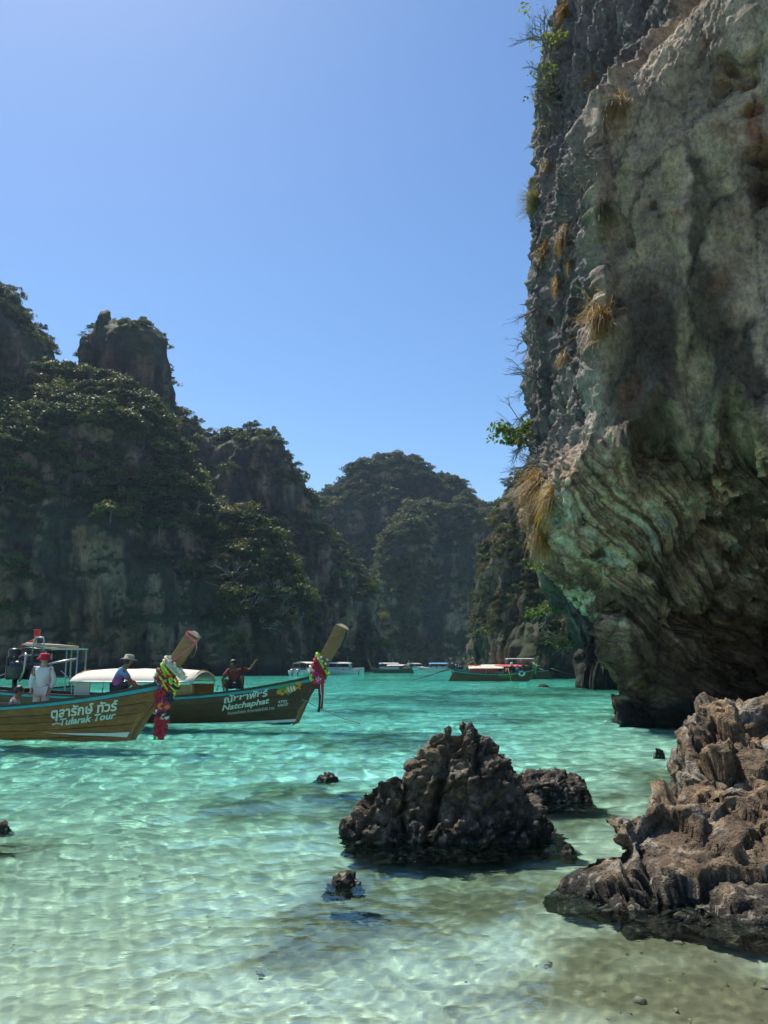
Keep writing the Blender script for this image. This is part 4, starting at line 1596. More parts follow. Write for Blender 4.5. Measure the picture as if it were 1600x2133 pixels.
shrub(1150, 1330, 3.0, 'darker green tree low beside the water at the second cliff nose', 262, M_JUNGLE, .14, 14, 28, H=CL2, cat='tree')
# ------------------------------------------------------------------ longtail boats
M_WOOD1 = wood('varnished_teak', (0.17, 0.055, 0.012), (0.45, 0.172, 0.038), 0.5, 0.6)
M_WOOD2 = wood('dark_varnished_wood', (0.055, 0.019, 0.008), (0.16, 0.060, 0.024), 0.45, 0.6)
M_PROW = wood('prow_timber', (0.20, 0.095, 0.032), (0.40, 0.205, 0.07), 0.5, 0.35)
M_PALE = wood('pale_end_grain', (0.35, 0.28, 0.18), (0.55, 0.46, 0.32), 0.7, 0.3)
M_ORANGE_WOOD = wood('orange_wood', (0.30, 0.15, 0.045), (0.5, 0.28, 0.09), 0.5, 0.3)
M_INNER = wood('hull_inside', (0.05, 0.035, 0.02), (0.10, 0.07, 0.04), 0.7)
M_DARK = paint('dark_rail', (0.045, 0.035, 0.028), 0.6, 0.4, 5)
M_TEAL = paint('teal_paint', (0.06, 0.33, 0.42), 0.45, 0.15, 4)
M_WHITE = paint('white_paint', (0.72, 0.72, 0.68), 0.5, 0.12, 4)
M_NAVY = paint('navy_paint', (0.02, 0.03, 0.075), 0.4, 0.3, 4)
M_BROWN = paint('brown_paint', (0.11, 0.06, 0.03), 0.5, 0.35, 4)
M_LETTER = paint('cream_lettering', (0.68, 0.68, 0.58), 0.55, 0.1, 8)
M_MINT = paint('mint_lettering', (0.50, 0.66, 0.58), 0.55, 0.1, 8)
M_CANVAS = paint('cream_canvas', (0.62, 0.58, 0.49), 0.85, 0.08, 3, 0.15)
M_STEEL = paint('worn_steel', (0.45, 0.45, 0.44), 0.4, 0.2, 8, metal=.6)
M_IRON = paint('black_iron', (0.025, 0.025, 0.027), 0.35, 0.5, 9)
M_RUBBER = paint('black_rubber', (0.02, 0.02, 0.02), 0.8, 0.3, 9)
M_RED = paint('red_cloth', (0.52, 0.035, 0.04), 0.7, 0.2, 6)
M_PINK = paint('pink_cloth', (0.75, 0.14, 0.2), 0.7, 0.2, 6)
M_ROPE = paint('grey_rope', (0.30, 0.28, 0.24), 0.9, 0.3, 20)
CLOTH = {k: paint(k + '_cloth', c, 0.75, 0.2, 9) for k, c in dict(
    yellow=(0.75, 0.62, 0.06), lime=(0.30, 0.75, 0.06), green=(0.05, 0.42, 0.10), magenta=(0.55, 0.04, 0.13), crimson=(0.42, 0.02, 0.04), orange=(0.85, 0.30, 0.03), white=(0.75, 0.73, 0.68),
    blue=(0.05, 0.18, 0.5), black=(0.03, 0.03, 0.035), cyan=(0.12, 0.5, 0.6), straw=(0.6, 0.55, 0.42)).items()}
CLOTH['red'] = M_RED
CLOTH['pink'] = M_PINK


class Hull:
    def __init__(s, L=10.0, beam=0.85, k=0.7, z_bow=1.30, z_mid=0.72, z_stern=0.95, zb=-0.3):
        s.L, s.beam, s.k, s.zb, s.zk = L, beam, k, zb, (z_bow, z_mid, z_stern)

    def sheer(s, x):
        x = np.asarray(x, float)
        t = np.clip((0.9 - x) / s.L, 0, 1.1)
        zb_, zm, zs_ = s.zk
        return np.where(t < .5, zm + (zb_ - zm) * (1 - t / .5) ** 2, zm + (zs_ - zm) * ((t - .5) / .5) ** 2)

    def half(s, x, z):
        x = np.asarray(x, float)
        z = np.asarray(z, float)
        t = np.clip((s.k * z - x) / s.L, 0, 1)
        f = 1 - (1 - np.minimum(t / .48, 1)) ** 2.1
        f = f * (1 - .38 * np.clip((t - .7) / .3, 0, 1) ** 1.6)
        q = np.clip((z - s.zb) / (s.sheer(x) - s.zb), 0, 1.2)
        return s.beam * f * (0.22 + 0.78 * q ** 0.62) + 0.035

    def xz(s, u, q):
        """u from stem (0) to stern (1), q from keel (0) to sheer (1)"""
        x = -u * s.L + 0.0 * q
        for it in range(6):
            z = s.zb + (s.sheer(x) - s.zb) * q
            x = s.k * z - u * s.L
        return x, z


USTA = np.array([0, .012, .03, .055, .085, .12, .165, .22, .29, .37, .46, .56, .66, .76, .86, .94, 1.0])


def strip(h, q0, q1, side, out, thick, name, mat, parent, us=USTA, wave=0.0, rows=2):
    us = np.asarray(us)
    q = np.linspace(q0, q1, rows)
    V = []
    for layer, o in ((0, out), (1, out - thick)):
        for qq in q:
            x, z = h.xz(us, np.full_like(us, qq))
            y = side * (h.half(x, z) + o)
            V.append(np.stack([x, y, z], 1))
    V = np.array(V)                                   # (2*rows) x n x 3
    n = len(us)
    order = list(range(rows)) + list(range(2 * rows - 1, rows - 1, -1))
    ring = V[order]                                    # closed cross-section
    m = len(order)
    vs = ring.transpose(1, 0, 2).reshape(-1, 3)
    mb = MB()
    fs = []
    for i in range(n - 1):
        for j in range(m):
            fs.append((i * m + j, i * m + (j + 1) % m, (i + 1) * m + (j + 1) % m, (i + 1) * m + j))
    fs.append(tuple(range(m)))
    fs.append(tuple((n - 1) * m + j for j in range(m)))
    mb.add(vs, fs)
    return mb.build(name, mat, parent)


def lettering(h, text, x0, x1, z0, slope, side, mat, parent, name='lettering', shear=0.25, height=None, thai=False, offset=0.02):
    cu = bpy.data.curves.new('t', 'FONT')
    cu.body = text
    cu.size = 1.0
    cu.shear = shear
    cu.resolution_u = 3
    cu.offset = offset
    o = bpy.data.objects.new('t', cu)
    me = bake(o)
    n = len(me.vertices)
    if n == 0:
        return None
    V = np.zeros(n * 3, np.float32)
    me.vertices.foreach_get('co', V)
    V = V.reshape(-1, 3)
    V[:, 0] -= V[:, 0].min()
    k = (x1 - x0) / V[:, 0].max()
    kz = k if height is None else height / 0.72
    x = x0 + V[:, 0] * k
    z = z0 + V[:, 1] * kz + slope * (V[:, 0] * k)
    y = side * (h.half(x, z) + 0.024)
    me.vertices.foreach_set('co', np.stack([x, y, z], 1).astype(np.float32).ravel())
    me.update()
    return link(name, me, mat, parent)


def patch(h, pts, side, mat, parent, name, off=0.022):
    """flat painted shape (polygon in x-z) laid on the hull side"""
    me = bpy.data.meshes.new(name)
    V = [(x, side * (float(h.half(x, z)) + off), z) for x, z in pts]
    cx = sum(p[0] for p in pts) / len(pts)
    cz = sum(p[1] for p in pts) / len(pts)
    V.append((cx, side * (float(h.half(cx, cz)) + off), cz))
    n = len(pts)
    me.from_pydata(V, [], [(i, (i + 1) % n, n) for i in range(n)])
    return link(name, me, mat, parent)


def oval(cx, cz, a, b, rot=0, n=18, wob=0.0):
    out = []
    for i in range(n):
        t = 2 * math.pi * i / n
        r = 1 + wob * math.sin(5 * t)
        x, z = a * r * math.cos(t), b * r * math.sin(t)
        out.append((cx + x * math.cos(rot) - z * math.sin(rot), cz + x * math.sin(rot) + z * math.cos(rot)))
    return out


def longtail(label, loc, rz, h, prow, mats, strakes=6, detail=True, group=None):
    root = empty('longtail_boat', loc, rz, label, 'boat', group)
    mw, mrail = mats['plank'], M_DARK
    # solid inner shell closing the seams
    for side in (-1, 1):
        strip(h, 0.0, 0.985, side, -0.012, 0.03, 'inner_hull', M_INNER, root, rows=5)
        edges = np.linspace(0.0, 0.90, strakes + 1)
        for i in range(strakes):
            g = 0.006
            rr = random.Random(i * 3 + side)
            strip(h, edges[i] + (g if i else 0), edges[i + 1] - g, side, 0.010 + rr.uniform(-.002, .003), 0.02, 'plank', mats['bottom'] if i == 0 else mw, root)
        strip(h, 0.905, 0.958, side, 0.018, 0.03, 'stripe', M_TEAL, root)
        strip(h, 0.960, 1.01, side, 0.035, 0.09, 'gunwale', mrail, root)
    # floor boards and thwarts
    for i in range(5):
        mb = MB()
        x0, x1 = -1.4 - i * (h.L - 2.6) / 5, -1.4 - (i + 1) * (h.L - 2.6) / 5 + .03
        w0, w1 = float(h.half(x0, .2)) - .05, float(h.half(x1, .2)) - .05
        mb.add([(x0, -w0, .18), (x0, w0, .18), (x1, w1, .18), (x1, -w1, .18), (x0, -w0, .21), (x0, w0, .21), (x1, w1, .21), (x1, -w1, .21)],
               [(0, 1, 2, 3), (7, 6, 5, 4), (0, 4, 5, 1), (1, 5, 6, 2), (2, 6, 7, 3), (3, 7, 4, 0)])
        mb.build('floor_board', M_INNER, root)
    for x in np.linspace(-2.2, -h.L + 1.5, 5):
        zt = float(h.sheer(x)) - .22
        w = float(h.half(x, zt)) - .05
        MB().box((x, 0, zt), (.22, 2 * w, .04)).build('thwart', mw, root)
    # small fore deck
    mb = MB()
    xs = np.linspace(.75, -1.05, 7)
    top = [(x, -max(.03, float(h.half(x, h.sheer(x))) - .02), float(h.sheer(x)) - .035) for x in xs]
    bot = [(x, -y, z) for x, y, z in top]
    vs = top + bot
    mb.add(vs, [(i, i + 1, 7 + i + 1, 7 + i) for i in range(6)])
    mb.build('fore_deck', mw, root)
    # tall prow board
    poly, tl, tr, th = prow
    n = len(poly)
    pr = MB()
    vs = []
    for s_ in (-1, 1):
        for (x, z, w) in poly:
            vs.append((x, s_ * th * w, z))
    fs = [tuple(range(n)), tuple(range(2 * n - 1, n - 1, -1))]
    for i in range(n):
        j = (i + 1) % n
        fs.append((i, n + i, n + j, j))
    pr.add(vs, fs)
    po = pr.build('prow', M_PROW, root, bevel=.012)
    ax = Vector((tr[0] - tl[0], 0, tr[1] - tl[1]))
    cxm, czm = (tl[0] + tr[0]) / 2, (tl[1] + tr[1]) / 2
    nrm = Vector((-ax.z, 0, ax.x)).normalized()
    if nrm.z < 0:
        nrm = -nrm
    w = ax.length / 2
    a = ax.normalized()
    cpt = Vector((cxm, 0, czm)) + nrm * .004
    yv = Vector((0, 1, 0))
    base = [cpt + a * sx * w * 1.03 + yv * sy * th * 1.04 for sx, sy in ((-1, -1), (1, -1), (1, 1), (-1, 1))]
    top_ = [cpt + nrm * .07 + a * sx * w * .42 + yv * sy * th * .4 for sx, sy in ((-1, -1), (1, -1), (1, 1), (-1, 1))]
    MB().add(base + top_, [(3, 2, 1, 0), (4, 5, 6, 7), (0, 1, 5, 4), (1, 2, 6, 5), (2, 3, 7, 6), (3, 0, 4, 7)]).build('prow_cap', M_PALE, po)
    # transom
    x, z = h.xz(np.array([1.0, 1.0]), np.array([0., 1.]))
    zz = np.linspace(z[0], z[1], 5)
    xx = h.k * zz - h.L
    pts = [(xx[i] + .01, -float(h.half(xx[i], zz[i])), zz[i]) for i in range(5)] + [(xx[i] + .01, float(h.half(xx[i], zz[i])), zz[i]) for i in range(4, -1, -1)]
    MB().add(pts, [tuple(range(10))]).build('transom', mw, root)
    return root


def engine(root, loc, tail=True, s=1.0):
    e = MB().box((0, 0, 0), (.62, .42, .34)).box((.05, 0, .24), (.44, .30, .2)).build('engine', M_IRON, root, bevel=.03)
    e.location = loc
    e.scale = (s, s, s)
    MB().lathe([(.02, -.1), (.16, -.1), (.19, -.05), (.19, .05), (.16, .1), (.02, .1)], (0, -.26, .02), 14, Matrix.Rotation(math.pi / 2, 3, 'X')).build('flywheel', M_IRON, e, True)
    MB().lathe([(.10, -.12), (.13, -.08), (.13, .08), (.10, .12)], (-.2, -.08, .34), 12).build('air_filter', M_IRON, e, True)
    for i in range(4):
        MB().tube([(-.2 + .13 * i, -.2, .05), (-.2 + .13 * i, -.3, .14), (-.2 + .13 * i, -.28, .3)], .028, 7).build('exhaust_pipe', M_STEEL if i == 3 else M_IRON, e, True)
    MB().tube([(.2, -.1, .3), (.22, -.1, .62), (.26, -.1, .68), (.42, -.1, .68), (.45, -.1, .6), (.45, -.1, .42)], .018, 7).build('handle', M_STEEL, e, True)
    MB().tube([(.1, -.3, -.2), (.2, -.33, .0), (.22, -.33, .3), (.18, -.3, .36)], .022, 7).build('hose', M_STEEL, e, True)
    MB().tube([(-.45, .1, .42), (0, .1, .47), (.5, .1, .42)], .02, 6).build('frame_bar', M_IRON, e, True)
    MB().tube([(-.2, 0, -.15), (-.2, 0, -.55)], .05, 8).build('pivot_post', M_IRON, e, True)
    MB().tube([(.3, .0, .1), (1.1, 0.05, .25)], [.025, .02], 6).build('tiller', M_STEEL, e, True)
    if tail:
        MB().tube([(-.3, 0, -.05), (-4.2, 0.1, -1.25)], [.04, .028], 8).build('tail_shaft', M_IRON, e, True)
        MB().lathe([(.02, -.05), (.15, -.01), (.15, .01), (.02, .05)], (-4.25, .1, -1.27), 10, Matrix.Rotation(math.pi / 2, 3, 'Y')).build('propeller', M_IRON, e)
    return e


def canopy(root, x0, x1, half, z_edge, z_top, mat, h, sag=0.02, posts=3, post_mat=None, name='canopy', end_mat=None):
    nx, ny = 13, 11
    V = []
    for t_ in (0, .025):
        for i in range(nx):
            x = x0 + (x1 - x0) * i / (nx - 1)
            for j in range(ny):
                a = -1 + 2 * j / (ny - 1)
                e = 1 - abs(2 * i / (nx - 1) - 1) ** 6 * .25
                z = z_edge + (z_top - z_edge) * (1 - abs(a) ** 2.2) * e - sag * math.sin(math.pi * 4 * i / (nx - 1)) ** 2 * (1 - abs(a)) - t_
                V.append((x, a * half, z))
    m = nx * ny
    fs = []
    for i in range(nx - 1):
        for j in range(ny - 1):
            q = (i * ny + j, i * ny + j + 1, (i + 1) * ny + j + 1, (i + 1) * ny + j)
            fs.append(q)
            fs.append(tuple(m + k for k in q[::-1]))
    rim = [i * ny for i in range(nx)] + [(nx - 1) * ny + j for j in range(1, ny)] + [i * ny + ny - 1 for i in range(nx - 2, -1, -1)] + [j for j in range(ny - 2, 0, -1)]
    for i in range(len(rim)):
        a, b = rim[i], rim[(i + 1) % len(rim)]
        fs.append((a, b, m + b, m + a))
    c = MB().add(V, fs).build(name, mat, root, True)
    for s_ in (-1, 1):
        MB().tube([(x0 + (x1 - x0) * i / 8, s_ * half, z_edge - .015) for i in range(9)], .018, 6).build('canopy_rail', post_mat or M_STEEL, c, True)
    for i in range(posts):
        x = x0 + (x1 - x0) * (.02 + .96 * i / (posts - 1))
        for s_ in (-1, 1):
            zb_ = float(h.sheer(x)) - .05 if h else 0.5
            yb = min(half, float(h.half(x, zb_)) - .02) if h else half
            MB().tube([(x, s_ * yb, zb_), (x, s_ * half, z_edge)], .016, 6).build('canopy_post', post_mat or M_STEEL, root, True)
        MB().tube([(x, half * a_, z_edge + (z_top - z_edge) * (1 - abs(a_) ** 2.2) - .05) for a_ in np.linspace(-1, 1, 9)], .014, 6).build('canopy_bow', M_ORANGE_WOOD, c, True)
    return c


def garland(label, root_loc, rz, axis_pt, axis_dir, w, t, pal, hang, seed, scale=1.0):
    """cloth sashes wound round a prow, blossoms on them and strips hanging down"""
    rd = random.Random(seed)
    g = empty('flower_garland', root_loc, rz, label, 'garland', 'flower garlands tied to the prows')
    ax = Vector(axis_dir).normalized()
    yv = Vector((0, 1, 0))
    bv = ax.cross(yv).normalized()
    c0 = Vector(axis_pt)

    def loop(s, tilt, r, mat, k=1.0):
        pts = []
        n = 22
        for i in range(n + 1):
            a = 2 * math.pi * i / n
            ca, sa = math.cos(a), math.sin(a)
            sq = lambda v: math.copysign(abs(v) ** .55, v)
            p = c0 + ax * (s + tilt * sq(ca)) + bv * sq(ca) * (w + .03) * k + yv * sq(sa) * (t + .03) * k
            pts.append(p)
        MB().tube(pts, r, 7, False).build('sash', mat, g, True)
    for i, (col, s, tilt, r) in enumerate(pal['sashes']):
        loop(s * scale, tilt, r * scale, CLOTH[col], 1 + .05 * (i % 3))
    for col, s, y, n in pal['flowers']:
        for j in range(int(n * 1.8)):
            p = c0 + ax * (s + rd.uniform(-.09, .09)) * scale + bv * rd.uniform(-.8, .8) * (w + .02) + yv * (-(t + .035) - rd.uniform(0, .05))
            mb = MB()
            for q in range(6):
                th = q * 1.047
                d = Vector((math.cos(th), rd.uniform(-.4, .1), math.sin(th))) * .028 * scale
                mb.ball(p + d * .8, .017 * scale, 6, 4)
            mb.ball(p + Vector((0, -.015, 0)), .016 * scale, 6, 4)
            mb.build('blossom', CLOTH[col], g, True)
    for col, dx, z0, z1, wd, curl in hang:
        mb = MB()
        n = 10
        vs = []
        for i in range(n + 1):
            f = i / n
            x = c0.x + dx + curl * math.sin(f * 3.0) * .09 - .10 * f * abs(curl)
            y = -t - .06 - .02 * math.sin(f * 5 + dx * 9)
            z = z0 + (z1 - z0) * f
            ww = wd * (1 + .15 * math.sin(f * 7 + dx * 5))
            for sx, sy in ((-1, -1), (1, -1), (1, 1), (-1, 1)):
                vs.append((x + sx * ww, y + sy * .018 + sx * .02 * math.sin(f * 6), z))
        fs = []
        for i in range(n):
            for k in range(4):
                fs.append((i * 4 + k, i * 4 + (k + 1) % 4, (i + 1) * 4 + (k + 1) % 4, (i + 1) * 4 + k))
        fs += [(0, 1, 2, 3), tuple(n * 4 + k for k in range(4))]
        mb.add(vs, fs).build('hanging_ribbon', CLOTH[col], g, True)
    for col, dx, z, n, r in pal.get('chain', ()):
        for j in range(n):
            mb = MB()
            for q in range(7):
                a = q * .9
                mb.ball((c0.x + dx + math.cos(a) * r * .9 + rd.uniform(-.01, .01), -t - .09 + rd.uniform(-.015, .015), z - j * r * 1.15 + math.sin(a) * r * .45), r * .55, 6, 4)
            mb.build('flower_tassel', CLOTH[col], g, True)
    return g


# ---- nearest longtail: gold-brown planks, teal stripe
b1 = ground(265, 1541)
H1 = Hull(10.0, 0.86, 0.70, 1.33, 0.74, 0.95)
P1 = ([(-0.02, -0.22, .35), (0.02, 0.02, .35), (0.66, 0.92, .45), (1.63, 2.30, .55), (1.36, 2.45, 1.0), (0.50, 1.16, 1.0), (0.24, 0.70, .8)], (1.36, 2.45), (1.63, 2.30), .10)
B1 = longtail('gold-brown wooden longtail with the lettering Tularak Tour, nearest of all boats', b1, R(-8), H1, P1, dict(plank=M_WOOD1, bottom=M_BROWN))
for side in (-1,):
    lettering(H1, 'ตุลารักษ์ ทัวร์', -1.60, -0.14, 0.50, .12, side, M_LETTER, B1, shear=.18, height=.21, offset=.03)
    lettering(H1, 'Tularak Tour', -1.42, -0.20, 0.335, .13, side, M_MINT, B1, shear=.35, height=.15, offset=.03)
    patch(H1, [(-1.85, .17), (-1.0, .155), (-0.4, .155), (0.085, .175), (0.02, .06), (-0.4, .09), (-1.0, .115)], side, M_WHITE, B1, 'bow_stripe')
    patch(H1, [(-1.62, .36), (-1.5, .40), (-1.40, .38), (-1.42, .36), (-1.5, .375), (-1.58, .345)], side, M_MINT, B1, 'lettering_swash')
# red ribbon on the prow head
for pts in ([(1.33, -.12, 2.42), (1.5, -.13, 2.27), (1.60, -.12, 2.22)], [(1.60, -.12, 2.22), (1.62, -.13, 2.05), (1.55, -.12, 1.86)], [(1.56, -.13, 2.16), (1.2, -.13, 1.88), (.92, -.13, 1.70)], [(1.33, -.12, 2.42), (1.35, .0, 2.46), (1.40, .12, 2.42)]):
    mb = MB()
    vs, fs = [], []
    for i, p in enumerate(pts):
        for dz in (-.025, .025):
            for dy in (-.006, .006):
                vs.append((p[0] + dz * .5, p[1] + dy, p[2] + dz))
    for i in range(len(pts) - 1):
        a, b = i * 4, (i + 1) * 4
        for q in ((0, 1, 3, 2),):
            fs += [(a, a + 1, b + 1, b), (a + 1, a + 3, b + 3, b + 1), (a + 3, a + 2, b + 2, b + 3), (a + 2, a, b, b + 2)]
    mb.add(vs, fs).build('prow_ribbon', M_PINK, B1)

garland('garland with yellow-green sash and long red tassels on the gold-brown longtail', b1, R(-8), (0.90, 0, 1.36), (0.78, 0, 1.2), .27, .10,
        dict(sashes=[('cyan', -.20, .10, .026), ('lime', -.14, .12, .026), ('yellow', -.08, .14, .028), ('crimson', -.02, .10, .03), ('lime', .06, .16, .026), ('black', .02, .05, .035), ('yellow', .14, .12, .03), ('straw', .27, .05, .032), ('straw', .34, .06, .03)],
             flowers=[('straw', .34, 0, 9), ('white', .40, 0, 4), ('magenta', -.06, 0, 3), ('crimson', -.14, 0, 6), ('crimson', .02, 0, 5), ('lime', .02, 0, 3), ('orange', .06, 0, 2)],
             chain=[('crimson', -.06, 1.06, 4, .11), ('black', .12, 1.0, 2, .09), ('magenta', .02, .84, 2, .10), ('orange', .02, .76, 1, .11), ('white', -.06, .68, 1, .09), ('black', .04, .60, 1, .11), ('white', .05, .53, 1, .08), ('orange', .05, .62, 1, .07), ('crimson', -.03, .46, 3, .12)]),
        [('crimson', -.02, .32, -.02, .09, .6), ('green', -.16, .30, -.04, .04, .4), ('black', .04, .30, .12, .07, .4), ('crimson', .05, 1.05, .4, .12, .3), ('crimson', -.10, 1.0, .42, .08, .5)], 3)

# ---- second longtail: darker hull, white name, canvas roof, engine
b2 = ground(612, 1508)
H2 = Hull(10.6, 0.90, 0.62, 1.45, 0.78, 0.98)
P2 = ([(-0.02, -0.22, .35), (0.02, 0.02, .35), (0.60, 1.02, .45), (1.60, 2.70, .55), (1.25, 2.86, 1.0), (0.42, 1.30, 1.0), (0.2, 0.70, .8)], (1.25, 2.86), (1.60, 2.70), .11)
B2 = longtail('dark wooden longtail lettered Natchaphat with a cream canvas roof', b2, R(-9), H2, P2, dict(plank=M_WOOD2, bottom=M_NAVY))
sd = -1
lettering(H2, 'ณัชชาพัชร์', -1.92, -0.66, 0.60, .17, sd, M_LETTER, B2, shear=.15, height=.185, offset=.03)
lettering(H2, 'Natchaphat', -2.0, -0.64, 0.385, .16, sd, M_LETTER, B2, shear=.3, height=.16, offset=.03)
lettering(H2, 'จำนวนคนโดยสาร 10 คน คนประจำเรือ 2 คน', -1.85, -0.52, 0.27, .12, sd, M_LETTER, B2, shear=.1, height=.075, offset=.012)
lettering(H2, '6752', -0.40, -0.15, 0.60, .10, sd, M_LETTER, B2, shear=0, height=.07, offset=.02)
lettering(H2, '63637', -0.42, -0.12, 0.50, .10, sd, M_LETTER, B2, shear=0, height=.07, offset=.02)
lettering(H2, 'TOUR', -4.35, -3.75, 0.28, .02, sd, M_LETTER, B2, shear=0, height=.17, offset=.02)
strip(H2, 0.235, 0.285, sd, 0.021, 0.008, 'boot_stripe', M_WHITE, B2)
strip(H2, 0.0, 0.232, sd, 0.019, 0.008, 'boot_top', M_NAVY, B2)
# painted reef emblem: fronds, round corals and a plain banded orange fish
M_FROND = paint('frond_paint', (0.10, 0.30, 0.10), .5, .3, 12)
M_CORAL = paint('coral_paint', (0.72, 0.27, 0.03), .5, .2, 12)
ex, ez = -.12, 1.02
for i in range(9):
    a = -0.2 + i * .33
    L_ = .17 + .05 * (i % 3)
    cx_, cz_ = ex - .14 + .035 * i * .9, ez - .06 + (i % 2) * .05
    patch(H2, oval(cx_ - .12 + .03 * i, cz_ + .05, L_ * .9, .03, 2.6 - a * .8, 10), sd, M_FROND, B2, 'emblem_frond', .023 + .0006 * i)
for cx_, cz_, r in ((-.36, .91, .075), (-.28, .87, .06), (.18, 1.16, .075), (-.18, .93, .05)):
    patch(H2, oval(cx_, cz_, r, r * .85), sd, M_CORAL, B2, 'emblem_coral', .031)
patch(H2, oval(-.02, 1.0, .17, .085, .25), sd, M_CORAL, B2, 'emblem_fish', .033)
for dx in (-.08, .0, .08):
    patch(H2, oval(-.02 + dx, 1.0 + dx * .25, .022, .08, .25), sd, M_WHITE, B2, 'emblem_band', .035)
patch(H2, [(.14, 1.04), (.24, 1.12), (.22, 1.04), (.24, .97)], sd, M_CORAL, B2, 'emblem_tail', .033)
canopy(B2, -6.6, -2.75, .95, 1.22, 1.58, M_CANVAS, H2)
for side in (-1, 1):
    zz_ = .98
    MB().box((-3.15, side * .80, .95), (.72, .03, .34)).build('side_panel', M_ORANGE_WOOD, B2)
MB().box((-6.3, -.72, 1.0), (.5, .04, .42)).build('end_board', M_CANVAS, B2)
for x in (-1.55, -2.15):
    MB().tube([(x, -.62, .96), (x + .02, -.62, 1.07), (x + .12, -.62, 1.10), (x + .2, -.62, 1.06), (x + .22, -.62, .96)], .014, 6).build('grab_handle', M_IRON, B2, True)
engine(B2, (-8.62, -.1, 1.50), True, 1.5)
MB().box((-8.6, 0, .92), (.5, .9, .12)).build('engine_bed', M_WOOD2, B2)
MB().tube([(1.56, -.05, 2.66), (1.52, -.14, 2.45), (1.36, -.14, 2.05)], [.02, .025, .012], 6).build('prow_ribbon', M_RUBBER, B2)
garland('garland of red, lime and white sashes on the dark longtail with the white name', b2, R(-9), (0.78, 0, 1.62), (0.83, 0, 1.5), .24, .11,
        dict(sashes=[('magenta', -.12, .1, .028), ('crimson', -.05, .16, .03), ('white', -.2, .08, .028), ('pink', -.26, .06, .03), ('red', .05, .16, .03), ('lime', .12, .18, .034), ('crimson', .0, .12, .03), ('green', -.3, .05, .026)],
             flowers=[('magenta', -.1, 0, 4), ('white', -.22, 0, 4), ('crimson', -.02, 0, 7), ('lime', -.3, 0, 3), ('red', -.3, 0, 4), ('white', .24, 0, 3)],
             chain=[('magenta', -.10, 1.42, 3, .09), ('lime', -.20, 1.36, 2, .07), ('white', .0, 1.3, 2, .07), ('red', .08, 1.36, 3, .07)]),
        [('black', .02, 1.2, .35, .035, .3), ('red', .10, 1.25, .45, .03, .2), ('white', .06, 1.2, .5, .02, .3), ('crimson', .0, 1.5, 1.0, .10, .3)], 4)

# mooring rope from the second bow into the shallows
pa = Vector(b2) + Matrix.Rotation(R(-9), 3, 'Z') @ Vector((.25, -.12, .72))
pb = ground(838, 1516, -.1)
mb = MB()
mb.tube([pa + (pb - pa) * f - Vector((0, 0, .22 * math.sin(math.pi * f))) for f in np.linspace(0, 1, 16)], .012, 5)
tag(mb.build('mooring_rope', M_ROPE, None, True), 'thin grey mooring rope running from the dark longtail down into the water', 'rope')

# ---- third longtail behind, with a flat shelter, red beacon and flag
H3 = Hull(9.5, 0.85, 0.7, 1.3, 0.75, .95)
P3 = ([(0, -.2, .4), (.6, .9, .4), (1.5, 2.2, .5), (1.25, 2.35, 1), (.5, 1.1, 1)], (1.25, 2.35), (1.5, 2.2), .1)
B3 = longtail('longtail behind the canvas roof, under the flat steel shelter', Vector((at(-340, 1400, 29).x, 29, 0)), R(180), H3, P3, dict(plank=M_WOOD2, bottom=M_NAVY), 4)
sh = at(128, 1352, 28.5)
SH = empty('boat_shelter', (sh.x, 28.5, 0), R(4), 'flat steel-framed sun shelter with red beacon and flag above the boats', 'shelter')
zt = sh.z
MB().box((0, 0, zt), (1.55, 1.1, .05)).box((-.75, 0, zt + .10), (.9, 1.0, .04), (0, .12, 0)).build('shelter_roof', M_CANVAS, SH)
MB().tube([(-1.1, -.4, zt + .16), (.0, -.4, zt + .10), (.7, -.4, zt + .04)], .06, 8).build('rolled_canvas', M_PALE, SH, True)
for x, y in ((.72, -.5), (.72, .5), (.35, -.5), (-.35, -.5), (-.5, .5), (.2, .5)):
    MB().tube([(x, y, zt), (x + .03, y, zt - 1.6)], .028, 7).build('shelter_post', M_STEEL, SH, True)
MB().tube([(-.35, -.5, zt - .1), (-.7, -.5, zt - .0)], .02, 6).build('shelter_brace', M_STEEL, SH, True)
MB().tube([(.72, -.5, zt - 1.2), (.2, -.5, zt - .75)], .02, 6).build('shelter_brace', M_STEEL, SH, True)
bt = MB().tube([(-.82, -.2, zt + .1), (-.82, -.2, zt + .42)], .022, 7).build('beacon_mast', M_STEEL, SH, True)
MB().lathe([(.02, 0), (.09, .0), (.09, .04), (.11, .05), (.10, .2), (.12, .21), (.12, .27), (.02, .28)], (-.82, -.2, zt + .4), 12).build('beacon', M_RED, bt, True)
mb = MB()
vs, fs = [], []
for i in range(7):
    f = i / 6
    for dz in (0, 1):
        vs.append((-.84 - .5 * f, -.22 + .05 * math.sin(f * 6), zt + .40 - .28 * f - dz * .16 * (1 - f * .4)))
for i in range(6):
    fs.append((2 * i, 2 * i + 2, 2 * i + 3, 2 * i + 1))
fo = mb.add(vs, fs).build('flag', M_RED, SH, True)
fo.modifiers.new('t', 'SOLIDIFY').thickness = .01
MB().tube([(-.2 + .17 * math.cos(a), -.3, zt - .28 + .17 * math.sin(a)) for a in np.linspace(0, 6.283, 17)], .055, 8, False).build('tyre_fender', M_RUBBER, SH, True)

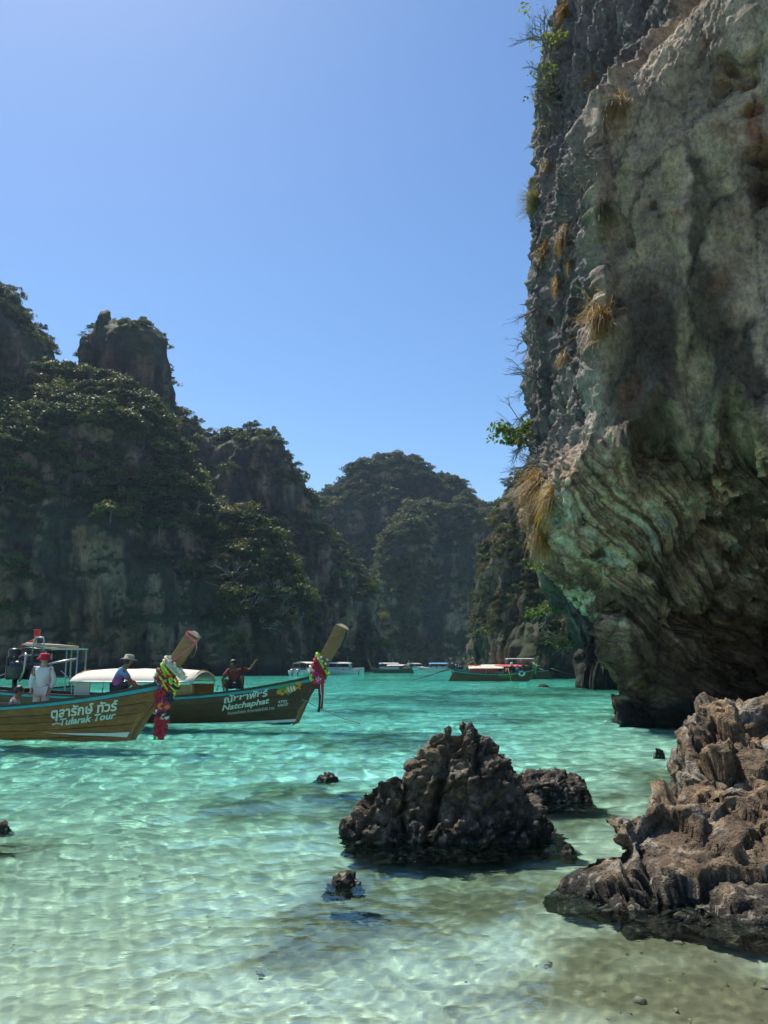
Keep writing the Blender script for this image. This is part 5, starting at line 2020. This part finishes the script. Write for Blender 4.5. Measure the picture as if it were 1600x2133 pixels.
# ---- mid-distance longtail with red and white awning
b4 = ground(1102, 1419)
s4 = 1.0
H4 = Hull(8.3, 0.8, 0.55, 1.30, 0.75, 1.05)
P4 = ([(0, -.2, .4), (.5, .9, .4), (1.15, 2.4, .5), (.95, 2.5, 1), (.4, 1.2, 1)], (.95, 2.5), (1.15, 2.4), .09)
B4 = longtail('longtail with red and white awning moored near the right cliff', b4, R(-4), H4, P4, dict(plank=M_WOOD2, bottom=M_NAVY), 4)
M_LIME = paint('lime_paint', (0.45, 0.62, 0.10), .5, .15, 6)
patch(H4, oval(-.75, .78, .36, .28), -1, M_WHITE, B4, 'emblem_disc', .03)
patch(H4, oval(-.75, .78, .2, .12, .5), -1, M_NAVY, B4, 'emblem_fish', .034)
for i in range(9):       # illegible lime-coloured lettering, only its strokes can be made out
    patch(H4, oval(-3.05 + .2 * i, .62 + .012 * i, .035 + .03 * (i % 2), .085 - .02 * (i % 3), .5 - .9 * (i % 2), 8), -1, M_LIME, B4, 'painted_stroke', .03 + .0006 * i)
for i in range(6):
    patch(H4, oval(-2.95 + .21 * i, .42 + .012 * i, .06, .022, .25, 8), -1, M_LIME, B4, 'painted_stroke', .03)
canopy(B4, -6.2, -2.6, .85, 1.30, 1.52, M_CANVAS, H4)
mb = MB().box((-4.6, -.8, 1.08), (2.9, .03, .42)).build('red_curtain', M_RED, B4)
engine(B4, (-7.7, 0, 1.35), True, 1.0)
MB().tube([(-2.2, -1.1, 1.35), (-1.85, -1.25, -.35)], .03, 6).build('pole', M_PALE, B4, True)
g4 = garland('green garland on the prow of the longtail with the red awning', b4, R(-4), (.62, 0, 1.55), (.55, 0, 1.3), .2, .1,
             dict(sashes=[('green', 0, .1, .03), ('lime', .10, .1, .03), ('white', .2, .1, .03)], flowers=[('white', .2, 0, 4)], chain=[('green', .1, 1.4, 2, .08)]), [('green', .1, 1.3, .7, .04, .3), ('black', .16, 1.0, .2, .04, .2)], 6)
B5 = longtail('longtail with a red awning half hidden behind the red and white one', ground(1088, 1413) + Vector((0, 4, 0)), R(-3), Hull(8.3, .8, .55, 1.3, .75, 1.05), P4, dict(plank=M_WOOD2, bottom=M_NAVY), 4)
canopy(B5, -6.4, -2.4, .85, 1.35, 1.62, M_RED, H4)
engine(B5, (-7.7, 0, 1.35), True, 1.0)


# ---- far boats: a plain longtail and a plain speedboat, each built once and copied
def far_longtail(label, loc, rz, roof, zr=1.45):
    r = longtail(label, loc, rz, H4, P4, dict(plank=M_WOOD2, bottom=M_NAVY), 3, group='boats moored at the head of the bay')
    canopy(r, -6.2, -2.8, .85, zr, zr + (.25 if zr < 2 else .08), roof, H4, posts=2)
    engine(r, (-7.6, 0, 1.35), True, 1.0)
    return r


M_GEL = paint('white_gelcoat', (0.58, 0.58, 0.56), .25, .05, 3)
M_GLASS = paint('dark_tinted_glass', (0.02, 0.025, 0.03), .08, .2, 3)
M_BLUECANVAS = paint('blue_canvas', (0.08, 0.28, 0.5), .8, .1, 3)
M_MINTHULL = paint('mint_gelcoat', (0.35, 0.62, 0.55), .3, .08, 3)


def speedboat(label, loc, rz, roof=None, hullm=None):
    r = empty('speedboat', loc, rz, label, 'boat', 'boats moored at the head of the bay')
    n = 11
    vs, fs = [], []
    for i in range(n):
        t = i / (n - 1)
        x = 4.2 - 8.4 * t
        w = 1.25 * (1 - (1 - min(1, t / .55)) ** 2.2) + .02
        zg = 1.15 - .35 * min(1, t / .7)
        row = [(x, 0, -.45 + .5 * (1 - t) ** 4), (x, w * .8, -.1 + .35 * (1 - t) ** 3), (x, w, .35 + .2 * (1 - t)), (x, w * 1.02, zg), (x, w * .9, zg + .03)]
        vs += [(p[0], -p[1], p[2]) for p in row[::-1]] + row[1:]
    m = 9
    for i in range(n - 1):
        for j in range(m - 1):
            fs.append((i * m + j, i * m + j + 1, (i + 1) * m + j + 1, (i + 1) * m + j))
    fs.append(tuple((n - 1) * m + j for j in range(m)))
    MB().add(vs, fs).build('hull', hullm or M_GEL, r, True)
    MB().add([(3.9, 0, 1.16), (1.2, -1.1, .95), (1.2, 1.1, .95), (-4.1, -1.1, .62), (-4.1, 1.1, .62)], [(0, 1, 2), (1, 3, 4, 2)]).build('deck', M_GEL, r)
    MB().add([(1.9, -.8, .95), (1.9, .8, .95), (1.2, -.95, 1.75), (1.2, .95, 1.75)], [(0, 1, 3, 2)]).build('windscreen', M_GLASS, r)
    c = canopy(r, -3.0, 1.6, 1.15, 1.85, 2.12, roof or M_GEL, None, posts=3, post_mat=M_GEL, name='hardtop')
    for x in (-.9, .5, -2.2):
        for s_ in (-1, 1):
            MB().box((x, s_ * 1.08, .95), (1.0, .05, .5)).build('side_board', hullm or M_GEL, r)
    for y in (-.5, .5):
        o = MB().box((-4.45, y, .75), (.45, .38, .5)).build('outboard_motor', M_STEEL, r, bevel=.06)
        MB().tube([(-4.4, y, .5), (-4.4, y, -.4)], .08, 8).build('outboard_leg', M_IRON, o, True)
    for x in (-2.6, -1.7, -.8):
        MB().box((x, 0, .8), (.45, 1.6, .3)).build('bench', M_BLUECANVAS, r, bevel=.04)
    MB().tube([(-2.5, 0, 2.1), (-2.5, 0, 3.0)], .02, 5).build('aerial', M_STEEL, r)
    return r


def spot(px, py):
    return ground(px, py)


speedboat('white speedboat seen from its stern just left of the dark prow', spot(642, 1407), R(68), M_CANVAS)
speedboat('white speedboat with a rounded roof in the middle of the far row', spot(816, 1400), R(8))
speedboat('mint-green speedboat behind the flower-decked longtail', spot(866, 1397), R(60), M_GEL, M_MINTHULL)
speedboat('white and blue speedboat right of the flower-decked longtail', spot(908, 1399), R(172), M_BLUECANVAS)
speedboat('speedboat with a blue roof just right of the dark prow', spot(714, 1403), R(15), M_BLUECANVAS)
speedboat('speedboat with a pale roof in the shade at the left of the far row', spot(694, 1405), R(190), M_GEL)
far_longtail('brown longtail with pale roof between the dark prow and the white speedboat', spot(778, 1402), R(172), M_CANVAS)
fl = far_longtail('longtail pointing at the camera, flowers high on its prow', spot(850, 1401), R(-80), M_CANVAS)
garland('bunch of pale flowers on the longtail pointing at the camera', spot(850, 1401), R(-80), (.62, 0, 1.55), (.55, 0, 1.3), .2, .1,
        dict(sashes=[('white', 0, .1, .08), ('pink', .12, .1, .08), ('white', .26, .1, .08)], flowers=[('white', .3, 0, 6)]), [('red', .1, 1.3, .5, .08, .3)], 8)
far_longtail('longtail with a long white roof left of the red and white awning', spot(1004, 1414.5), R(176), M_GEL, 2.35)
far_longtail('longtail in front of the white and blue speedboat', spot(956, 1412), R(186), M_CANVAS)
far_longtail('longtail tucked between the far row and the red and white awning', spot(984, 1413), R(170), M_RED)
far_longtail('dim longtail against the grey cliff left of the crouching man', spot(506, 1404), R(10), M_CANVAS)

# ------------------------------------------------------------------ people
M_SKIN = paint('light_skin', (0.50, 0.30, 0.21), .55, .08, 10)
M_TAN = paint('tanned_skin', (0.26, 0.13, 0.075), .5, .1, 10)
M_DARKSKIN = paint('dark_skin', (0.16, 0.08, 0.045), .45, .12, 10)
M_SHIRT_W = paint('white_linen', (0.70, 0.70, 0.69), .9, .08, 18, .35)
M_MAROON = paint('maroon_jersey', (0.16, 0.022, 0.025), .8, .2, 14, .3)
M_KHAKI = paint('khaki_felt', (0.42, 0.38, 0.28), .9, .12, 20)
M_HAIR = paint('dark_hair', (0.02, 0.015, 0.012), .5, .3, 30)
M_SHORTS = paint('dark_shorts', (0.05, 0.05, 0.06), .85, .2, 14, .3)
M_CREAMTR = paint('cream_trousers', (0.66, 0.63, 0.57), .9, .1, 14, .3)
M_PATTERN = paint('patterned_shirt', (0.33, 0.30, 0.28), .85, .8, 26)
M_HATRED = paint('red_bucket_hat', (0.50, 0.02, 0.045), .85, .12, 20)
M_TIE = None


def tie_dye():
    m, nt, b, out = new_mat('tie_dye_shirt')
    tc = N(nt, 'TexCoord')
    sp = N(nt, 'SeparateXYZ')
    nt.links.new(tc.outputs['Object'], sp.inputs[0])
    n = N(nt, 'TexNoise', Scale=7.0, Detail=3.0)
    nt.links.new(tc.outputs['Object'], n.inputs['Vector'])
    ad = N(nt, 'Math', operation='MULTIPLY_ADD')
    nt.links.new(n.outputs[0], ad.inputs[0])
    ad.inputs[1].default_value = 0.22
    nt.links.new(sp.outputs[2], ad.inputs[2])
    mr = N(nt, 'MapRange')
    mr.inputs[1].default_value = 0.10
    mr.inputs[2].default_value = 0.80
    nt.links.new(ad.outputs[0], mr.inputs[0])
    r = ramp(nt, [(0.05, (0.45, 0.04, 0.22)), (0.30, (0.50, 0.12, 0.36)), (0.5, (0.20, 0.10, 0.28)), (0.68, (0.16, 0.30, 0.55)), (1.0, (0.22, 0.42, 0.62))])
    nt.links.new(mr.outputs[0], r.inputs[0])
    nt.links.new(r.outputs[0], b.inputs['Base Color'])
    b.inputs['Roughness'].default_value = .9
    return m


def skin_mesh(name, verts, edges, radii, root=0, sub=2):
    me = bpy.data.meshes.new(name)
    me.from_pydata([tuple(v) for v in verts], edges, [])
    o = bpy.data.objects.new(name, me)
    md = o.modifiers.new('skin', 'SKIN')
    md.use_smooth_shade = True
    if not me.skin_vertices:
        me.skin_vertices.new()
    sv = me.skin_vertices[0].data
    for i, r in enumerate(radii):
        sv[i].radius = r if isinstance(r, tuple) else (r, r)
        sv[i].use_root = (i == root)
    ss = o.modifiers.new('sub', 'SUBSURF')
    ss.levels = sub
    ss.render_levels = sub
    new = bake(o)
    bpy.data.meshes.remove(me)
    return new


def person(label, loc, rz, J, skin, shirt, trousers, hat=None, sleeve=1.0, look=(1, 0, 0), hair=M_HAIR, long_trousers=False, scale=1.0, group=None, fingers=True, stripe=None):
    """J: joints in metres relative to the figure's origin. One continuous skinned body; clothes, hat and hair are its children"""
    t = empty('person', loc, rz, label, 'person', group)
    t.scale = (scale,) * 3
    J = {k: Vector(v) for k, v in J.items()}
    lk = Vector(look).normalized()
    names, V, E, Rd = {}, [], [], []

    def add(n, p, r, par=None):
        names[n] = len(V)
        V.append(Vector(p))
        Rd.append(r)
        if par is not None:
            E.append((names[par], names[n]))
    hd = J['head']
    add('pelvis', J['pelvis'], (.145, .115))
    add('waist', J['pelvis'].lerp(J['chest'], .5), (.13, .105), 'pelvis')
    add('chest', J['chest'], (.155, .115), 'waist')
    add('neck', J['neck'], .058, 'chest')
    add('jaw', J['neck'].lerp(hd, .55) + lk * .02, .068, 'neck')
    add('head', hd, .088, 'jaw')
    add('crown', hd + Vector((0, 0, .085)), .072, 'head')
    for s in 'LR':
        add('sh' + s, J['sh' + s], .062, 'chest')
        add('el' + s, J['el' + s], .042, 'sh' + s)
        add('wr' + s, J['wr' + s], .030, 'el' + s)
        d = (J['wr' + s] - J['el' + s]).normalized()
        side = d.cross(Vector((0, 1, .3))).normalized()
        add('ha' + s, J['wr' + s] + d * .07, .034, 'wr' + s)
        if fingers:
            nn = side.cross(d).normalized()
            for k, (o_, ln) in enumerate(((-.030, .055), (-.010, .070), (.010, .066), (.030, .050))):
                p0 = J['wr' + s] + d * .11 + side * o_
                add('f%s%d' % (s, k), p0, .011, 'ha' + s)
                add('g%s%d' % (s, k), p0 + d * ln * .55 + nn * .012, .009, 'f%s%d' % (s, k))
                add('h%s%d' % (s, k), p0 + d * ln * .85 + nn * .035, .007, 'g%s%d' % (s, k))
            p0 = J['wr' + s] + d * .05 - side * .045
            add('t' + s, p0, .012, 'ha' + s)
            add('u' + s, p0 + d * .04 - side * .02, .009, 't' + s)
        add('hi' + s, J['hi' + s], .095, 'pelvis')
        add('kn' + s, J['kn' + s], .062, 'hi' + s)
        add('an' + s, J['an' + s], .042, 'kn' + s)
        add('to' + s, J['an' + s] + Vector((lk.x, lk.y, -.05)) * .16, .036, 'an' + s)
    body = link('body', skin_mesh('body', V, E, Rd), skin, t)
    ctr = hd + lk * .085
    sd_ = lk.cross(Vector((0, 0, 1))).normalized()
    mb = MB()
    mb.ball(hd + lk * .088 + Vector((0, 0, -.02)), (.018, .018, .026), 7, 5)
    for q in (-1, 1):
        mb.ball(hd + sd_ * .088 * q + Vector((0, 0, -.01)), (.018, .018, .03), 7, 5)
    mb.build('nose_and_ears', skin, body, True)
    mb = MB()
    for q in (-1, 1):
        mb.ball(hd + lk * .080 + sd_ * .032 * q + Vector((0, 0, .012)), .011, 6, 5)
    mb.build('eyes', M_HAIR, body, True)
    MB().ball(hd + lk * .078 + Vector((0, 0, -.055)), (.024, .024, .007), 8, 4).build('mouth', M_MAROON, body, True)
    # shirt
    V, E, Rd, names = [], [], [], {}
    g = .026
    add('pelvis', J['pelvis'] - (J['chest'] - J['pelvis']) * .12, (.160 + g, .13 + g))
    add('waist', J['pelvis'].lerp(J['chest'], .5), (.14 + g, .112 + g), 'pelvis')
    add('chest', J['chest'], (.150 + g, .118 + g), 'waist')
    add('yoke', J['neck'].lerp(J['chest'], .45), (.125, .105), 'chest')
    add('collar', J['neck'].lerp(J['chest'], .12), .072, 'yoke')
    for s in 'LR':
        add('sh' + s, J['sh' + s].lerp(J['chest'], .12) + Vector((0, 0, -.01)), .076 + g * .5, 'chest')
        e = J['sh' + s].lerp(J['el' + s], min(1, sleeve))
        add('el' + s, e, .056 + g * .4, 'sh' + s)
        if sleeve > 1:
            add('wr' + s, J['el' + s].lerp(J['wr' + s], sleeve - 1), .046 + g * .3, 'el' + s)
    sh_ = link('shirt', skin_mesh('shirt', V, E, Rd), shirt, t)
    if stripe:
        p = J['pelvis'].lerp(J['chest'], .12)
        MB().lathe([(.172, -.018), (.178, 0), (.172, .018)], p, 16).build('shirt_stripe', stripe, sh_, True)
    V, E, Rd, names = [], [], [], {}
    add('pelvis', J['pelvis'] - Vector((0, 0, .03)), (.165, .135))
    for s in 'LR':
        add('hi' + s, J['hi' + s], .108, 'pelvis')
        k = J['hi' + s].lerp(J['kn' + s], .8 if not long_trousers else 1)
        add('kn' + s, k, .088, 'hi' + s)
        if long_trousers:
            add('an' + s, J['kn' + s].lerp(J['an' + s], .9), .075, 'kn' + s)
    link('trousers', skin_mesh('trousers', V, E, Rd), trousers, t)
    if hat:
        kind, hm = hat
        top = hd + Vector((0, 0, .045))
        M = Matrix.Rotation(.12, 3, Vector((-lk.y, lk.x, 0)))
        if kind == 'bucket':
            prof = [(.172, -.045), (.176, -.038), (.118, .025), (.106, .085), (.092, .105), (.03, .112)]
        elif kind == 'brim':
            prof = [(.19, -.005), (.195, .002), (.118, .028), (.108, .09), (.09, .115), (.03, .122)]
        else:
            prof = [(.104, -.0), (.106, .01), (.10, .06), (.075, .10), (.02, .115)]
        hb = MB().lathe(prof, top, 18, M).build('hat', hm, t, True)
        if kind == 'cap':
            MB().ball(top + lk * .11 + Vector((0, 0, .01)), (.075, .075, .012), 10, 4).build('cap_peak', hm, hb, True)
    else:
        MB().ball(hd + Vector((0, 0, .035)) - lk * .02, (.102, .102, .105), 12, 8, .04).build('hair', hair, t, True)
    if hat:
        MB().ball(hd - lk * .03 + Vector((0, 0, -.0)), (.092, .092, .075), 12, 6).build('hair', hair, t, True)
    return t


STAND = dict(pelvis=(0, 0, .93), chest=(0, 0, 1.28), neck=(0, 0, 1.47), head=(.01, 0, 1.60), shL=(.0, .19, 1.40), shR=(.0, -.19, 1.40), elL=(-.02, .25, 1.12), elR=(-.02, -.25, 1.12), wrL=(.06, .24, .88), wrR=(.06, -.24, .88),
             hiL=(0, .09, .88), hiR=(0, -.09, .88), knL=(.02, .10, .48), knR=(.02, -.10, .48), anL=(0, .11, .08), anR=(0, -.11, .08))
SIT = dict(pelvis=(0, 0, .10), chest=(.05, 0, .44), neck=(.10, 0, .62), head=(.15, 0, .75), shL=(.06, .19, .55), shR=(.06, -.19, .55), elL=(.20, .24, .30), elR=(.20, -.24, .30), wrL=(.40, .18, .22), wrR=(.40, -.18, .22),
           hiL=(.03, .09, .09), hiR=(.03, -.09, .09), knL=(.42, .14, .26), knR=(.42, -.14, .26), anL=(.46, .13, -.12), anR=(.46, -.13, -.12))


def boat_pt(root_loc, rz, p):
    return Vector(root_loc) + Matrix.Rotation(rz, 3, 'Z') @ Vector(p)


# standing man: faces the camera, head turned to the bow
Jm = dict(STAND)
Jm['wrL'], Jm['wrR'] = (.10, .20, .90), (.10, -.22, .90)
pw = at(86, 1384, b1.y + .15)
person('standing man in white shirt and red bucket hat aboard the gold-brown longtail', (pw.x, b1.y + .30, .21), R(-80), Jm, M_SKIN, M_SHIRT_W, M_CREAMTR, ('bucket', M_HATRED), 1.9, (.62, .78, 0), long_trousers=True)
# seated man in tie-dye, seen from behind
Jt = dict(SIT)
Jt.update(chest=(.10, 0, .42), neck=(.20, 0, .60), head=(.27, 0, .72), shL=(.14, .19, .53), shR=(.14, -.19, .53), elL=(.30, .22, .30), elR=(.32, -.20, .30), wrL=(.46, .12, .20), wrR=(.50, -.10, .16))
pt_ = at(244, 1430, b1.y + .05)
person('man in tie-dye shirt and pale brimmed hat sitting on the gold-brown longtail', (pt_.x - .06, b1.y + .10, 1.05), R(14), Jt, M_TAN, tie_dye(), M_SHORTS, ('brim', M_KHAKI), 1.0, (1, .25, -.1), scale=1.0)
# crouching man on the second longtail, arm stretched out
Jc = dict(pelvis=(-.12, 0, .22), chest=(.10, -.02, .52), neck=(.20, -.03, .66), head=(.27, -.04, .76), shL=(.10, .19, .62), shR=(.13, -.21, .60), elL=(.02, .42, .62), elR=(.20, -.34, .36), wrL=(-.02, .55, .80), wrR=(.22, -.30, .12),
          hiL=(-.08, .10, .20), hiR=(-.08, -.10, .20), knL=(.22, .24, .42), knR=(.25, -.30, .34), anL=(-.02, .22, .04), anR=(.02, -.20, .04))
pc = at(492, 1436, b2.y + .2)
person('crouching man in maroon jersey and black cap on the dark longtail, one arm out', (pc.x, b2.y - .10, pc.z - .05), R(-82), Jc, M_DARKSKIN, M_MAROON, M_SHORTS, ('cap', M_HAIR), .85, (1, -.15, -.25), stripe=M_WHITE)
# low seated passenger at the left edge
pl = at(26, 1444, b1.y - .1)
person('low-seated passenger in patterned shirt at the left edge of the nearest longtail', (pl.x - .1, b1.y + .12, .33), R(20), SIT, M_TAN, M_PATTERN, M_SHORTS, None, .8, (1, -.1, -.15))

# swimmers and the people on the mid-distance boat
swim_label = ['swimmer with only the head above the water, nearest the flat low rock', 'swimmer low in the water between the awning boat and the second cliff nose', 'swimmer farthest right by the second cliff nose']
for i, (px, py) in enumerate(((1136, 1405), (1152, 1406), (1168, 1404.5))):
    c = ground(px, py)
    t = person(swim_label[i], (c.x, c.y, -1.42), R(-90 + 40 * i), STAND, M_SKIN if i else M_TAN, CLOTH['orange'] if i == 1 else M_SHORTS, M_SHORTS, None, .6, (1, 0, 0), fingers=False)
aboard = [(B4, (-1.7, .1, .62), 0, STAND, 'white', 'person standing at the bow of the boat with the red and white awning'), (B4, (-2.3, -.2, .70), 40, SIT, 'red', 'person in red sitting behind the bow of the boat with the red and white awning'),
          (B4, (-1.1, .1, .80), 80, SIT, 'blue', 'person in blue sitting at the prow of the boat with the red and white awning')]
for root, p, a, J, colr, lab in aboard:
    w = Matrix.Rotation(root.rotation_euler.z, 3, 'Z') @ Vector(p) + root.location
    person(lab, w, R(a), J, M_TAN, CLOTH[colr], M_SHORTS, None, .7, (1, 0, 0), fingers=False, scale=.92)

# ------------------------------------------------------------------ haze over the bay
bm = bmesh.new()
bmesh.ops.create_cube(bm, size=1)
me = bpy.data.meshes.new('haze')
bm.to_mesh(me)
bm.free()
m, nt, b, out = new_mat('bay_haze')
nt.nodes.remove(b)
vp = N(nt, 'VolumePrincipled')
vp.inputs['Color'].default_value = (0.55, 0.75, 1.0, 1)
vp.inputs['Density'].default_value = 0.00016
vp.inputs['Anisotropy'].default_value = 0.35
nt.links.new(vp.outputs[0], out.inputs['Volume'])
hz = link('haze', me, m)
hz.location = (0, 290, 62)
hz.scale = (1500, 760, 150)
tag(hz, 'thin bluish haze in the air over the bay', 'haze', kind='stuff')

bpy.data.scenes.remove(BENCH)
